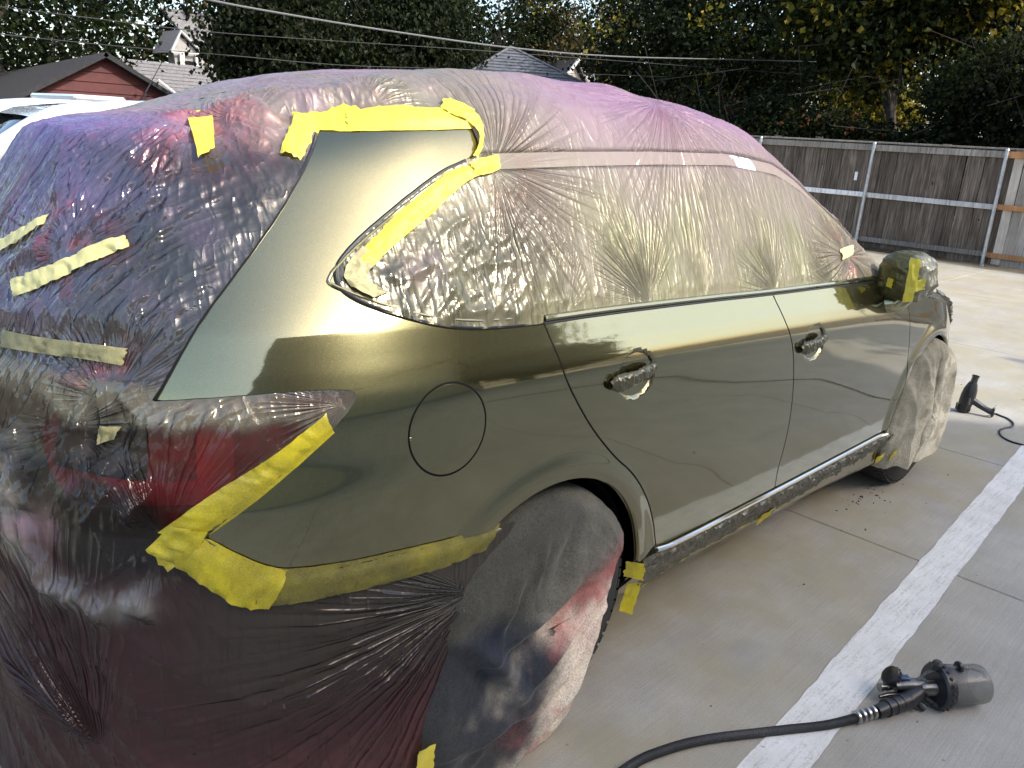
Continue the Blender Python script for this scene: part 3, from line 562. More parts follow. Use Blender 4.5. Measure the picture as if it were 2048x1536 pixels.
def panel(name, poly, mat, holes=(), step=.008, off=0.0, parent=car, depth=.02, gap=.0034):
    poly = [tuple(p) for p in poly]; a = np.array(poly); lo = a.min(0) - step; hi = a.max(0) + step
    xs = np.arange(lo[0], hi[0] + step, step); zs = np.arange(lo[1], hi[1] + step, step)
    X, Z = np.meshgrid(xs, zs, indexing='ij'); x = X.ravel(); z = Z.ravel()
    d = poly_sd(x, z, poly) - gap
    for (kind, *h) in holes:
        if kind == 'circle': d = np.minimum(d, np.hypot(x - h[0], (z - h[1])) - h[2])
        else: d = np.minimum(d, -poly_sd(x, z, h[0]))
    (uv,), T = clip_tris(np.stack([x, z], 1), grid_tris(*X.shape), d, [])
    Pn = side_fn(uv[:, 0], uv[:, 1], np.full(len(uv), off)); nn = side_normals(uv[:, 0], uv[:, 1], np.full(len(uv), off))
    fn_ = np.cross(Pn[T[:, 1]] - Pn[T[:, 0]], Pn[T[:, 2]] - Pn[T[:, 0]])
    flip = (fn_ * nn[T[:, 0]]).sum(1) < 0; T[flip] = T[flip][:, ::-1]
    be = boundary_edges(T); uq, inv = np.unique(be, return_inverse=True); inv = inv.reshape(be.shape); nb = len(Pn)
    r0 = Pn[uq]; r1 = r0 - nn[uq] * .0018; r2 = r0 - nn[uq] * depth
    # outward direction in the surface, for a small rolled edge
    o = np.zeros((len(uq), 3)); ed = Pn[be[:, 1]] - Pn[be[:, 0]]; en = np.cross(ed, nn[be[:, 0]])
    np.add.at(o, inv[:, 0], en); np.add.at(o, inv[:, 1], en); o /= np.maximum(np.linalg.norm(o, axis=1, keepdims=True), 1e-9)
    r1 = r1 + o * .0012; r2 = r2 + o * .0012
    k = len(uq); Vv = np.concatenate([Pn, r1, r2]); nrm = np.concatenate([nn, (nn[uq] + o) / 1.414, o])
    q = []
    i0, i1 = be[:, 0], be[:, 1]; a1, b1 = nb + inv[:, 0], nb + inv[:, 1]; a2, b2 = a1 + k, b1 + k
    for A, B, Cc, Dd in ((i1, i0, a1, b1), (b1, a1, a2, b2)):
        q += [np.stack([A, B, Cc], 1), np.stack([A, Cc, Dd], 1)]
    return link(name, raw_mesh(name, Vv, np.concatenate([T] + q), normals=nrm), mat, parent)
def rev(p): return list(reversed(p))
def arch_arc(cx, a0, a1, n=40, r=ARCH_R): return [(cx + r * math.cos(R_(a)), .385 + r * math.sin(R_(a))) for a in np.linspace(a0, a1, n)]
rg_end = RGAP[-1]; ang_r = math.degrees(math.atan2(rg_end[1] - .385, rg_end[0]))
# quarter: seam up, over the cant rail, window line, rear-door gap, arch, bumper joint, lamp edge
quarter_poly = SEAM + [(-.475, 1.70), (-.05, 1.74), (-.06, 1.64)] + WIN + RGAP[1:] + arch_arc(0, ang_r - 2, 118) + [(-.22, .735)] + BUMP[3:] + LIGHT[1:]
M_GAPFILL = M_BLACK
FC = FUEL
panel('quarter_panel', quarter_poly, M_PAINT, holes=[('circle', FC[0], FC[1], .1090)])
panel('fuel_door', [(FC[0] + .1032 * math.cos(t), FC[1] + .1032 * math.sin(t)) for t in np.linspace(0, 2 * math.pi, 72)[:-1]], M_PAINT, gap=0.0, step=.006)
def cut(pl, lo=None, hi=None): return [p for p in pl if (lo is None or p[0] > lo) and (hi is None or p[0] < hi)]
rd_poly = rev(RGAP) + cut(BELT, RGAP[0][0] + .01, BGAP[0][0] - .01) + BGAP + cut(rev(SILL), SILL[0][0] + .01, BGAP[-1][0] - .01)
rear_door = panel('rear_door', rd_poly, M_PAINT)
fd_poly = rev(BGAP) + cut(BELT, BGAP[0][0] + .01, None) + [FGAP[0]] + FGAP[1:] + cut(rev(SILL), BGAP[-1][0] + .01, FGAP[-1][0] - .01)
front_door = panel('front_door', fd_poly, M_PAINT)
fen_poly = rev(FGAP) + [(2.6, 1.075), (2.9, 1.05), (3.2, .99), (3.45, .90), (3.6, .80), (3.62, .6), (3.5, .42)] + arch_arc(AX_F, 8, 188, 48)
panel('front_fender', fen_poly, M_PAINT)
# black mouldings: hatch seam, window surround, belt
def side_line(name, pl, mat, rad, off, parent=car):
    a = np.array(pl); 
    P = side_fn(a[:, 0], a[:, 1], np.full(len(a), off)); s = MB(); s.tube(P, rad, 8); return s.build(name, mat, parent, True)
def resample(pl, n):
    a = np.array(pl); s = np.r_[0, np.cumsum(np.hypot(*np.diff(a, axis=0).T))]; t = np.linspace(0, s[-1], n)
    return [(float(np.interp(v, s, a[:, 0])), float(np.interp(v, s, a[:, 1]))) for v in t]
side_line('hatch_seal', resample(SEAM, 60), M_BLACK, .006, -.001)
win_rs = resample(WIN, 120)
side_line('window_surround', win_rs, M_BLACK, .005, .001)
inner = []
for k, (x, z) in enumerate(win_rs):
    k0, k1 = max(0, k - 1), min(len(win_rs) - 1, k + 1); tx, tz = win_rs[k1][0] - win_rs[k0][0], win_rs[k1][1] - win_rs[k0][1]
    l = math.hypot(tx, tz); inner.append((x + tz / l * -.016 * -1, z - tx / l * .016 * -1))
side_line('window_gasket', inner, M_PAINT, .0045, .002)
belt_rs = resample([(x, z + .010) for x, z in BELT], 80)
side_line('belt_moulding', belt_rs, M_PAINT, .009, .004)
side_line('belt_seal', [(x, z - .012) for x, z in belt_rs], M_BLACK, .0045, -.002)
side_line('sill_strip', [(x, z - .016) for x, z in resample(SILL, 60)], M_CHROME, .0085, .004)
# rocker under the doors
rk = [(x, z - .008) for x, z in SILL] + [(2.46, .22), (.40, .22)]
panel('rocker_panel', rk, M_BLACK, off=-.012)
# glass behind the film and the bright strip along its top
STRIP = [(-.06, 1.612), (.20, 1.622), (.60, 1.632), (1.03, 1.635), (1.38, 1.605), (1.62, 1.545), (1.85, 1.45), (2.12, 1.33)]
ws = WIN[::-1]
glass_poly = [(x, z) for x, z in WIN] + cut(BELT, 0.0, 2.2) + [(2.2, 1.20)] + rev(STRIP)
panel('side_window', [(x, z) for x, z in glass_poly], M_GLASS, off=-.004, depth=.004, step=.014)
st = resample(STRIP, 70); a = np.array(st)
V = np.concatenate([side_fn(a[:, 0], a[:, 1] + dz, np.full(len(a), .004)) for dz in (-.018, .018)])
n = len(a)
M_STRIPW = simple_mat('satin_trim', (0.88, 0.87, 0.85), rough=0.5, metal=0.0)
link('window_strip', raw_mesh('window_strip', V, np.array([(k, k + 1, n + k + 1, n + k) for k in range(n - 1)])), M_STRIPW, car)
# door handles in crumpled film, one on each door
M_WRAP = mat_film('handle_wrap', 0.16, 0.1)
def crumple_tube(name, p0, p1, rads, mat, parent, seg=40, rings=70, amp=.0035, flat=.75, spray=.6, col=(.14, .13, .08), bow=None):
    p0 = np.array(p0); p1 = np.array(p1); t = np.linspace(0, 1, rings); A = np.linspace(0, 2 * math.pi, seg, endpoint=False)
    ax = (p1 - p0) / np.linalg.norm(p1 - p0); u = np.array([0, -1.0, 0]); u -= ax * (u @ ax); u /= np.linalg.norm(u); w = np.cross(ax, u)
    R = np.interp(t, np.linspace(0, 1, len(rads)), rads)
    c = p0 + (p1 - p0) * t[:, None]
    if bow is not None: c = c + u * (bow * np.sin(math.pi * t))[:, None]
    P = c[:, None] + R[:, None, None] * (np.cos(A)[None, :, None] * u * flat + np.sin(A)[None, :, None] * w)
    q = P * 55; disp = amp * (ridge(q, 1.5) + .6 * ridge(q * 2.3 + 5, 1.2) - .6)
    nrm = P - c[:, None]; nrm /= np.maximum(np.linalg.norm(nrm, axis=-1, keepdims=True), 1e-9); P = P + nrm * disp[..., None]
    i = np.arange(rings - 1)[:, None] * seg; j = np.arange(seg)[None]; j2 = (j + 1) % seg
    Fq = np.stack([i + j, i + j2, i + seg + j2, i + seg + j], -1).reshape(-1, 4)
    V = P.reshape(-1, 3); nv = len(V)
    return link(name, raw_mesh(name, V, Fq, cols=np.tile(col, (nv, 1)), extra={'spray': np.full(nv, spray), 'opac': np.full(nv, .97)}), mat, parent)
for (hx, hz), dr in ((H1, rear_door), (H2, front_door)):
    y = float(yside(np.array(hx), np.array(hz)))
    crumple_tube('handle', (hx - .112, y - .010, hz - .010), (hx + .092, y - .010, hz + .014), [.010, .024, .0245, .022, .0195, .019, .019, .018, .016, .006], M_WRAP, dr, bow=.012, amp=.0022, flat=.62)

# hatch, lamp under the film
def rear_patch(poly_yz, off, step=.01):
    a = np.array(poly_yz); lo = a.min(0); hi = a.max(0)
    Y, Z = np.meshgrid(np.arange(lo[0], hi[0] + step, step), np.arange(lo[1], hi[1] + step, step), indexing='ij'); y = Y.ravel(); z = Z.ravel()
    d = poly_sd(y, z, poly_yz); 
    Or = np.stack([np.full(len(y), -.1), y * .35, z * .2 + .8 * 1.0], 1); tgt = np.stack([np.full(len(y), -1.1), y, z], 1); D = tgt - Or; D /= np.linalg.norm(D, axis=1, keepdims=True)
    P = hit_rays(Or, D); n3 = grid_normals(P.reshape(*Y.shape, 3)).reshape(-1, 3)
    n3 = np.where(((P - Or) * n3).sum(1, keepdims=True) < 0, -n3, n3); P = P + n3 * off
    (P,), T = clip_tris(P, grid_tris(*Y.shape), d, []); return P, T
M_LENS = simple_mat('red_lens', (0.42, 0.005, 0.008), rough=0.08, var=0.3, scale=40, coat=0.5)
M_LENS_B = simple_mat('bright_red_lens', (0.80, 0.010, 0.012), rough=0.1, coat=0.5)
M_LENS_D = simple_mat('smoked_lens', (0.012, 0.006, 0.006), rough=0.1, coat=0.5)
lamp_poly = [(x, z) for x, z in LIGHT] + [(-1.0, 1.13), (-1.04, 1.05), (-1.05, .97), (-1.03, .90), (-.95, .88)]
lamp = panel('taillight', lamp_poly, M_LENS, off=-.004, depth=.006)
panel('lens_band', [(-.985, .985), (-.985, .945), (-.86, .955), (-.80, .985), (-.79, 1.11), (-.84, 1.115), (-.855, .995)], M_LENS_B, off=-.001, depth=.006, parent=lamp, gap=0)
panel('clear_lens', [(-1.035, .99), (-.925, .99), (-.905, 1.11), (-1.0, 1.11)], M_LENS_D, off=-.001, depth=.006, parent=lamp, gap=0)

# ------------------------------------------------------------------ masking film over roof, glass, hatch and bumper
# region of the right side that stays bare (paint, wheels, ground side of the hem)
BARE = SEAM + [(-.470, 1.675), (-.25, 1.697), (-.092, 1.706), (-.088, 1.66), (-.10, 1.622)] + WIN[:-1] + [(x, z + .020) for x, z in BELT] + \
       [(2.62, 1.06), (6, 1.06), (6, -1)] + [(HEM[-1][0] - .02, -1)] + rev(HEM) + BUMP[1:] + LIGHT[1:]
PH = np.arange(R_(-47), R_(90) + 1e-4, R_(137) / 340)
PSI = np.linspace(R_(90), 0, 265)
tape_pts = []
for n_, ea, eb in TAPES:
    A_, B_ = np.array(ea), np.array(eb)
    for t in (.1, .5, .9): tape_pts.append(A_ + (B_ - A_) * t)
tape_pts = np.concatenate(tape_pts)
def tape_dist(P):
    d = np.full(len(P), 9.0)
    for q in tape_pts: d = np.minimum(d, ((P - q) ** 2).sum(1))
    return np.sqrt(d)
ANCH['rail_front'] = (.79, -.62, 1.80); ANCH['rail_rear'] = (-.58, -.46, 1.745); ANCH['lamp_low'] = (-.925, -.785, .885); ANCH['lamp_tip'] = (-.60, -.92, 1.14); ANCH['low_right'] = (-.27, -.975, .60)
FANS = [  # anchor, surface normal there, spokes, amplitude, reach, direction the folds run to, how narrow
    ('spoiler', (-.5, -.5, .7), 30, .010, .44, (0, -.1, -1), -1.2), ('quarter', (0, -.9, .45), 34, .008, .36, (1, 0, .25), -.5), ('rail_front', (0, -.75, .65), 40, .006, .44, (-.1, -.5, -.8), -.6),
    ('mirror', (.1, -.9, .35), 34, .011, .28, (-.6, 0, .8), -1.2), ('rail_rear', (-.3, -.3, .9), 24, .009, .42, (-.6, .3, -.4), -.7), ('roof_knot', (0, -.6, .8), 26, .009, .20, (.1, .5, .8), -.3),
    ('light_top', (-.75, -.6, .2), 26, .008, .22, (0, .1, 1), -.3), ('tape_mid', (-.85, -.4, .3), 24, .010, .28, (0, .6, .6), -.6), ('light_corner', (-.5, -.85, 0), 30, .007, .26, (.15, 0, -1), .45),
    ('lamp_low', (-.6, -.8, 0), 26, .016, .24, (.45, 0, .85), .35), ('lamp_tip', (-.3, -.9, .2), 22, .010, .16, (-.9, 0, -.35), .2), ('light_left', (-.85, -.5, .1), 18, .012, .22, (0, -.4, -1), -.4), ('purple_knot', (-.85, -.4, .3), 20, .010, .24, (0, 1, .2), -.2),
    ('low_left', (-.85, -.5, 0), 30, .020, .62, (-.2, .45, .85), .72), ('low_right', (0, -1, 0), 38, .010, .70, (-.85, 0, -.4), .50)]
for k_, (bx_, am_) in enumerate(((.06, .005), (.41, .012), (.70, .005), (1.16, .010), (1.38, .005), (1.63, .011))):
    ANCH['belt_%d' % k_] = (bx_, float(yside(np.array(bx_), zbelt(bx_))), float(zbelt(bx_)) + .01)
    FANS.append(('belt_%d' % k_, (0, -.95, .3), 36 + 5 * (k_ % 3), am_, .12 + 6.5 * am_, ((.30, -.22, .05, -.28, .2, -.35)[k_], 0, 1), (.70, .55, .8, .5, .75, .6)[k_]))
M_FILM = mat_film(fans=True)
def line_dist(P, pl):
    d = np.full(len(P), 9.0); pl = np.array(pl)
    for a, b in zip(pl[:-1], pl[1:]):
        e = b - a; t = np.clip(((P - a) @ e) / (e @ e), 0, 1); d = np.minimum(d, np.linalg.norm(P - a - t[:, None] * e, axis=1))
    return d
def fan_coords(P, fans):
    """folds running out from the strongest gathering point near each place: (around, along, strength)"""
    n = len(P); w1 = np.zeros(n); w2 = np.zeros(n); u = np.zeros(n); v = np.zeros(n)
    for i_, (nm, nv, k, amp, reach, sdir, thr) in enumerate(fans):
        a = np.array(ANCH[nm]); nv = np.array(nv, float); nv /= np.linalg.norm(nv); sd = np.array(sdir, float); sd /= np.linalg.norm(sd)
        e1 = -(sd - nv * (sd @ nv)); e1 /= np.linalg.norm(e1); e2 = np.cross(nv, e1); q = P - a; r = np.linalg.norm(q, axis=1)
        th = np.arctan2(q @ e2, -(q @ e1))
        w = amp * 95 * sstep(reach * 1.9, .02, r) * np.minimum(r * 12, 1) * sstep(thr - .3, thr + .3, q @ sd / np.maximum(r, 1e-6))
        g = w > w1; w2 = np.where(g, w1, np.maximum(w2, w)); w1 = np.where(g, w, w1); u = np.where(g, th * k * .36 + 13.7 * i_, u); v = np.where(g, r * 1.6 + 5.1 * i_, v)
    return np.stack([u, v, np.clip(w1 - w2, 0, None)], 1)
def film_height(P, nrm, dbare, dtape):
    h = np.zeros(len(P)); gather = np.zeros(len(P))
    for name, nv, k, amp, reach, sdir, thr in FANS:
        a = np.array(ANCH[name]); nv = np.array(nv, float); nv /= np.linalg.norm(nv)
        e1 = np.cross(nv, [0, 0, 1.0]); e1 /= np.linalg.norm(e1); e2 = np.cross(nv, e1)
        v = P - a; r = np.linalg.norm(v, axis=1); sel = r < reach * 2.6
        if not sel.any() or name.startswith('belt'): continue
        vv = v[sel]; rr = r[sel]; th = np.arctan2(vv @ e2, vv @ e1)
        k = k * (.5 if name.startswith('low') else 1); q = np.stack([np.cos(th) * k / 5.0 + 31 * len(name), np.sin(th) * k / 5.0 + a[0] * 9, rr * 1.3], 1)
        rd = ridge(q, 1.6) + .55 * ridge(q * 2.1 + 3.3, 1.4)
        env = sstep(.0, .05, rr) * np.exp(-(rr / reach) ** 1.5) * sstep(reach * 2.6, reach * 1.4, rr)
        sect = .35 + .65 * sstep(-.25, .25, gnoise(np.stack([np.cos(th) * 1.1, np.sin(th) * 1.1, np.full_like(th, a[0] * 7 + a[2] * 5)], 1)))
        sdv = np.array(sdir, float); sdv /= np.linalg.norm(sdv); sect = sect * sstep(thr - .3, thr + .3, vv @ sdv / np.maximum(rr, 1e-6))
        h[sel] += amp * rd * env * sect
        gather[sel] = np.maximum(gather[sel], (0.25 if name in ('quarter', 'rail_front', 'roof_knot') else 0.0 if name.startswith('lamp') else 1.0) * np.exp(-(rr / (reach * .42)) ** 2) * (.25 + .75 * rd))
    x, y, z = P.T
    side = sstep(.45, .75, -nrm[:, 1]); top = sstep(.5, .85, nrm[:, 2]); rear = sstep(.35, .7, -nrm[:, 0])
    zb = zbelt(x)
    # pleats hanging from the glass to the belt
    pl = np.stack([(x + .22 * (z - 1.3)) * 30 + .6 * gnoise(P * 4), z * 1.4, y * 0], 1)
    up = np.exp(-np.clip(z - zb, 0, 9) / .17) * (z > zb - .05)
    h += .42 * side * (x > -.1) * (ridge(pl, 1.8) * (.0060 * up + .0010) + ridge(pl * np.array([2.3, 1, 1]) + 7, 1.6) * (.0030 * up + .0005))
    # crumpled corner by the rear quarter glass and everywhere close to a taped edge
    qv = np.stack([(x * .62 - z * .78) * 17, (x * .78 + z * .62) * 5.5, y * 4], 1)
    cr = (1.5 * ridge(qv + .5 * gnoise(P * 7)[:, None], 3.2) + .9 * ridge(qv * np.array([2.1, 1.7, 1]) + 4 + .5 * gnoise(P * 15)[:, None], 2.6))
    quart = np.exp(-((x + .28) / .26) ** 2 - ((z - 1.36) / .16) ** 2) * side
    edge = np.exp(-np.clip(dbare, 0, 9) / .05)
    h += cr * (.0062 * quart + .0016 * edge) + .003 * fbm(P * 5, 2)
    # roof and hatch: slack film, long diagonal pulls
    dg = np.stack([(x * .8 + y * .9) * 7, (y * .8 - x * .9) * 1.6, z * 2], 1)
    h += top * (.006 * ridge(dg, 1.6) + .004 * ridge(dg * np.array([2.6, 1.5, 1]) + 4, 1.5))
    rg = np.stack([(y + .45 * (z - 1.2)) * 16 + .5 * gnoise(P * 3), z * 1.6, x * 2], 1)
    h += rear * (z > .9) * (.007 * ridge(rg * np.array([1, .5, .5]), 2.0) + .004 * ridge(rg * np.array([2.2, .5, .5]) + 2, 2.0) + .004 * np.clip(fbm(P * 4, 3), -.4, 1))
    lampz = np.exp(-((z - .96) / .20) ** 2 - ((x + .98) / .20) ** 2)
    h += lampz * (.012 * ridge(P * np.array([6, 6, 3.2]) + 2, 1.3) + .008 * ridge(P * np.array([13, 13, 6]) + 8, 1.2))
    dr = line_dist(P, RIM); h += np.where(z < 1.05, 1, 0) * .030 * np.exp(-(dr / .035) ** 2) * (.35 + .65 * ridge(P * 14, 1.3)) * sstep(.0, .06, dbare)
    # bumper: tight film with long pulls running down to the corners
    low = sstep(.80, .66, z)
    bl = np.stack([(z * .75 + x * .66) * 13, (x * .75 - z * .66) * 1.4, y * 1.4], 1)
    h += low * (side * .004 * ridge(bl, 2.2) + rear * .008 * ridge(np.stack([(z * .6 - y * .8) * 10, (y * .6 + z * .8) * 1.5, x], 1), 2.2))
    hang = low * sstep(.62, .25, z); h += hang * .012 * fbm(P * np.array([5, 5, 1.2]), 2)
    h += .060 * np.exp(-((x + .56) / .17) ** 2 - ((y + .44) / .15) ** 2) * sstep(1.60, 1.72, z) + .022 * np.exp(-((y + .50) / .09) ** 2) * sstep(-.62, -.35, x) * sstep(.95, .6, x) * sstep(1.66, 1.76, z)
    stick = sstep(.012, .06, dtape) * .94 + .06
    return h * stick * (.25 + .75 * sstep(.0, .03, dbare)), gather
def blend(c, w, d): return c + w[:, None] * (np.array(d) - c)
def film_fields(P, nrm, dbare, gather):
    x, y, z = P.T; nv = len(P)
    nz = fbm(P * 3.1, 3); nz2 = fbm(P * 8 + 3, 3)
    side = sstep(.4, .75, -nrm[:, 1]); top = sstep(.45, .8, nrm[:, 2]); zb = zbelt(x)
    c = np.tile(np.array([.40, .235, .34]), (nv, 1))                      # mauve film
    rearU = sstep(-.55, -.80, x) * sstep(.9, 1.0, z)
    c = blend(c, rearU * (.85 + .3 * nz2), (.20, .145, .46))
    wine = sstep(-.1, .35, fbm(P * 2.3 + 11, 2)) * rearU
    c = blend(c, wine * .5, (.20, .07, .12))
    # mist of paint: strongest along the bare panels, on the glass, on the roof over the rear door
    mist = np.exp(-np.clip(dbare, 0, 9) / .16) * (.75 + .6 * nz2)
    glassm = side * sstep(1.70, 1.34, z) * (x > -.4) * (.62 + .7 * nz)
    quart = np.exp(-((x + .26) / .30) ** 4 - ((z - 1.36) / .17) ** 4) * side
    roofm = np.exp(-((x + .02) / .34) ** 2 - ((y + .55) / .30) ** 2) * (.9 + .5 * nz)
    c = blend(c, side * sstep(1.9, 1.5, z) * (x > -.3) * .85, (.335, .285, .215))
    c = blend(c, np.clip(roofm, 0, 1) * .85, (.33, .285, .235))
    spray = np.clip(np.maximum(mist * .9, glassm * .62), 0, 1)
    c = blend(c, np.clip(glassm * 1.15, 0, .95), (.27, .25, .125))
    c = blend(c, np.clip(mist * np.where(rearU > .2, .75, 1.0), 0, .9), (.36, .335, .215))
    hm = sstep(.36, .10, dbare + .07 * nz) * (x < -.40) * sstep(1.08, 1.16, z) * sstep(1.66, 1.58, z)
    hm = np.clip(hm * (.9 + .25 * nz2), 0, .96); c = blend(c, hm, (.105, .11, .105)); spray = np.maximum(spray, hm)
    c = blend(c, np.clip(quart * (.8 + .6 * nz2), 0, .95), (.165, .155, .10)); spray = np.maximum(spray, quart * .6)
    # old overspray on the bumper sheet: dull wine red, browner near the joint
    low = sstep(.95, .82, z)
    c = blend(c, low, (.060, .024, .027)); c = blend(c, low * sstep(.34, .62, z) * sstep(-1.0, -.75, x), (.066, .056, .043))
    c = blend(c, low * sstep(.45, .2, z) * side, (.125, .052, .052))
    spray = np.where(low > .5, spray * .25 + .15 * low, spray)
    lampz = np.clip(1.5 * np.exp(-((z - 1.02) / .14) ** 4 - ((x + .85) / .28) ** 4), 0, 1) * (z < 1.172)
    c = blend(c, lampz * .95, (.12, .105, .08)); spray = np.maximum(spray * (1 - lampz), lampz * .75)
    lid = np.clip(sstep(1.085, 1.125, z + .03 * nz2) + .8 * sstep(.05, .02, dbare), 0, 1) * lampz; c = blend(c, lid * .9, (.27, .25, .185))
    dark = np.clip(1.3 * np.exp(-((z - .90) / .10) ** 4 - ((x + 1.04) / .15) ** 4), 0, 1) * sstep(-.35, .0, nz + .1)
    flap = np.exp(-((z - .80 - .25 * (x + 1.0) + .05 * nz) / .045) ** 2) * sstep(-.88, -.98, x) + np.exp(-((z - 1.05) / .07) ** 2 - ((x + 1.06) / .06) ** 2)
    c = blend(c, np.clip(dark, 0, 1), (.020, .017, .015)); c = blend(c, np.clip(np.exp(-(line_dist(P, RIM) / .034) ** 2) * (z < 1.06) * (.45 + .6 * ridge(P * 12, 1.5) + .5 * nz2), 0, .92), (.30, .28, .25))
    c = blend(c, np.clip(gather * sstep(-.05, .35, nz2 + .1), 0, 1) * .62 * (low < .5) * (z > 1.15), (.52, .12, .15))
    opac = np.full(nv, .84); opac = np.where(low > .5, .95, opac)
    strip = np.array(STRIP); ds = np.full(nv, 9.0)
    zs = pch(x, strip[:, 0], strip[:, 1]); ds = np.abs(z - zs)
    opac = opac - .55 * sstep(.030, .020, ds) * side * (x > -.1)
    opac = opac - .52 * lampz * (1 - lid) * (.75 + .6 * np.clip(nz2 + .1, 0, 1)) * sstep(.0, .3, 1 - dark)
    rgh = np.where(z > zb, .40, .24) * np.where(rearU > .5, .45, 1); rgh = np.where(low > .5, .20, rgh); rgh = rgh * (1 - lampz) + .15 * lampz; rgh = rgh * (1 - hm) + .15 * hm; rgh = rgh * (1 - quart) + .21 * quart
    return np.clip(c, .01, 1), np.clip(spray, 0, 1), np.clip(opac + .10 * gather, .2, 1), rgh
def film_half(sign, rows):
    Or, D = wrap_grid(-.30, 2.50, .0085, PSI, [], rows, .95)
    P = hit_rays(Or, D, drape=True, tmax=2.8)
    # tented stretches: rail ends to hatch corner, roof edge to mirror
    nrm = grid_normals(P); c0 = np.array([.4, 0, .9])
    nrm = np.where(((P - c0) * nrm).sum(-1, keepdims=True) < 0, -nrm, nrm)
    nrm[:, -1, 1] = 0; nrm[:, -1] /= np.linalg.norm(nrm[:, -1], axis=-1, keepdims=True)
    sh = P.shape[:2]; p = P.reshape(-1, 3); nn = nrm.reshape(-1, 3)
    db = -poly_sd(p[:, 0], p[:, 2], BARE)
    db = np.where(p[:, 2] < .04, -1, db)
    if sign < 0: p = p * [1, -1, 1]; nn = nn * [1, -1, 1]
    dt = tape_dist(p); h, gth = film_height(p, nn, db, dt)
    pig, spr, opc, rgh = film_fields(p, nn, db, gth)
    fa = fan_coords(p, [f for f in FANS if not f[0].startswith('belt')]); fb = fan_coords(p, [f for f in FANS if f[0].startswith('belt')])
    V = p + nn * (.004 + h)[:, None]
    T = grid_tris(*sh)
    if sign < 0: T = T[:, ::-1]
    pull = sstep(.35, .7, -nn[:, 0]) * sstep(.98, 1.15, p[:, 2]) * sstep(-.4, -.1, gnoise(p * 2.2) + .1)
    (V, pig, s_, o_, g_, fa, fb, pull), T = clip_tris(V, T, db + .002, [pig, spr[:, None], opc[:, None], rgh[:, None], fa, fb, pull[:, None]])
    return V, T, pig, s_[:, 0], o_[:, 0], g_[:, 0], fa, fb, pull[:, 0]
A1 = film_half(1, PH); A2 = film_half(-1, PH[::-1][::4][::-1])
V = np.concatenate([A1[0], A2[0]]); T = np.concatenate([A1[1], A2[1] + len(A1[0])])
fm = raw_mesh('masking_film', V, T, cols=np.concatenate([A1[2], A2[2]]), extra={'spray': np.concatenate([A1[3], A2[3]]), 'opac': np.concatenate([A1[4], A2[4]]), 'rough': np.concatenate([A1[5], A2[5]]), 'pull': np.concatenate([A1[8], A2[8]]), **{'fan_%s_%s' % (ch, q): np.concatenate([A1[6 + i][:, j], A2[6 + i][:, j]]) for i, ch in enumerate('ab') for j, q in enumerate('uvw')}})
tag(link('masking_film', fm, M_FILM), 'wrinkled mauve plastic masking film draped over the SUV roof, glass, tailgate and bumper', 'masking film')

# ------------------------------------------------------------------ strips of tape
TAPE_INFO = {
 'top_a': (M_TAPE, 'crumpled yellow tape at the rear end of the roof edge beside the long strip'),
 'top_b': (M_TAPE, 'long straight bright yellow tape along the top edge of the rear pillar'),
 'top_tab': (M_TAPE, 'small yellow tape tab sticking up above the long roof edge strip'),
 'top_end': (M_TAPE, 'thin twisted yellow tape running down the front edge of the rear pillar'),
 'seam': (M_TAPE, 'yellow tape folded down beside the black tailgate seal at roof height'),
 'spoiler': (M_TAPE, 'short upright yellow tape with torn end holding gathered film on the tailgate spoiler'),
 'quarter_end': (M_TAPE, 'square yellow tape patch at the top end of the curved window strip'),
 'quarter': (M_TAPE, 'curved yellow tape fading into olive along the rear quarter window'),
 'quarter_low': (M_TAPE_O, 'dull olive tape bend round the rear lower corner of the side glass'),
 'mirror': (M_TAPE_P, 'small pale yellow tape square on the film just behind the wing mirror'),
 'stripe_up': (M_TAPE_P, 'pale yellow tape strip highest on the purple tailgate film, cut by the photo edge'),
 'stripe_mid': (M_TAPE_P, 'pale yellow diagonal tape strip across the middle of the purple tailgate film'),
 'stripe_low': (M_TAPE_O, 'yellow to grey tape strip lying level just above the taillight'),
 'light_tab': (M_TAPE_O, 'tiny olive tape tab on top of the taillight film'),
 'light_edge': (M_TAPE_S, 'oversprayed yellow tape running up the lower edge of the taillight'),
 'light_corner': (M_TAPE_S, 'yellow tape patch at the pointed corner below the taillight'),
 'bump_a': (M_TAPE_S, 'broad yellow tape sloping down from the taillight corner to the bumper joint'),
 'bump_b': (M_TAPE_D, 'dark oversprayed yellow tape along the bumper joint towards the rear wheel')}
EDGE = {'bump_a': 0, 'bump_b': 0, 'light_edge': 1, 'top_b': 1, 'top_a': 1, 'quarter': 0, 'seam': 1}   # side on which each strip is pressed to the bare panel
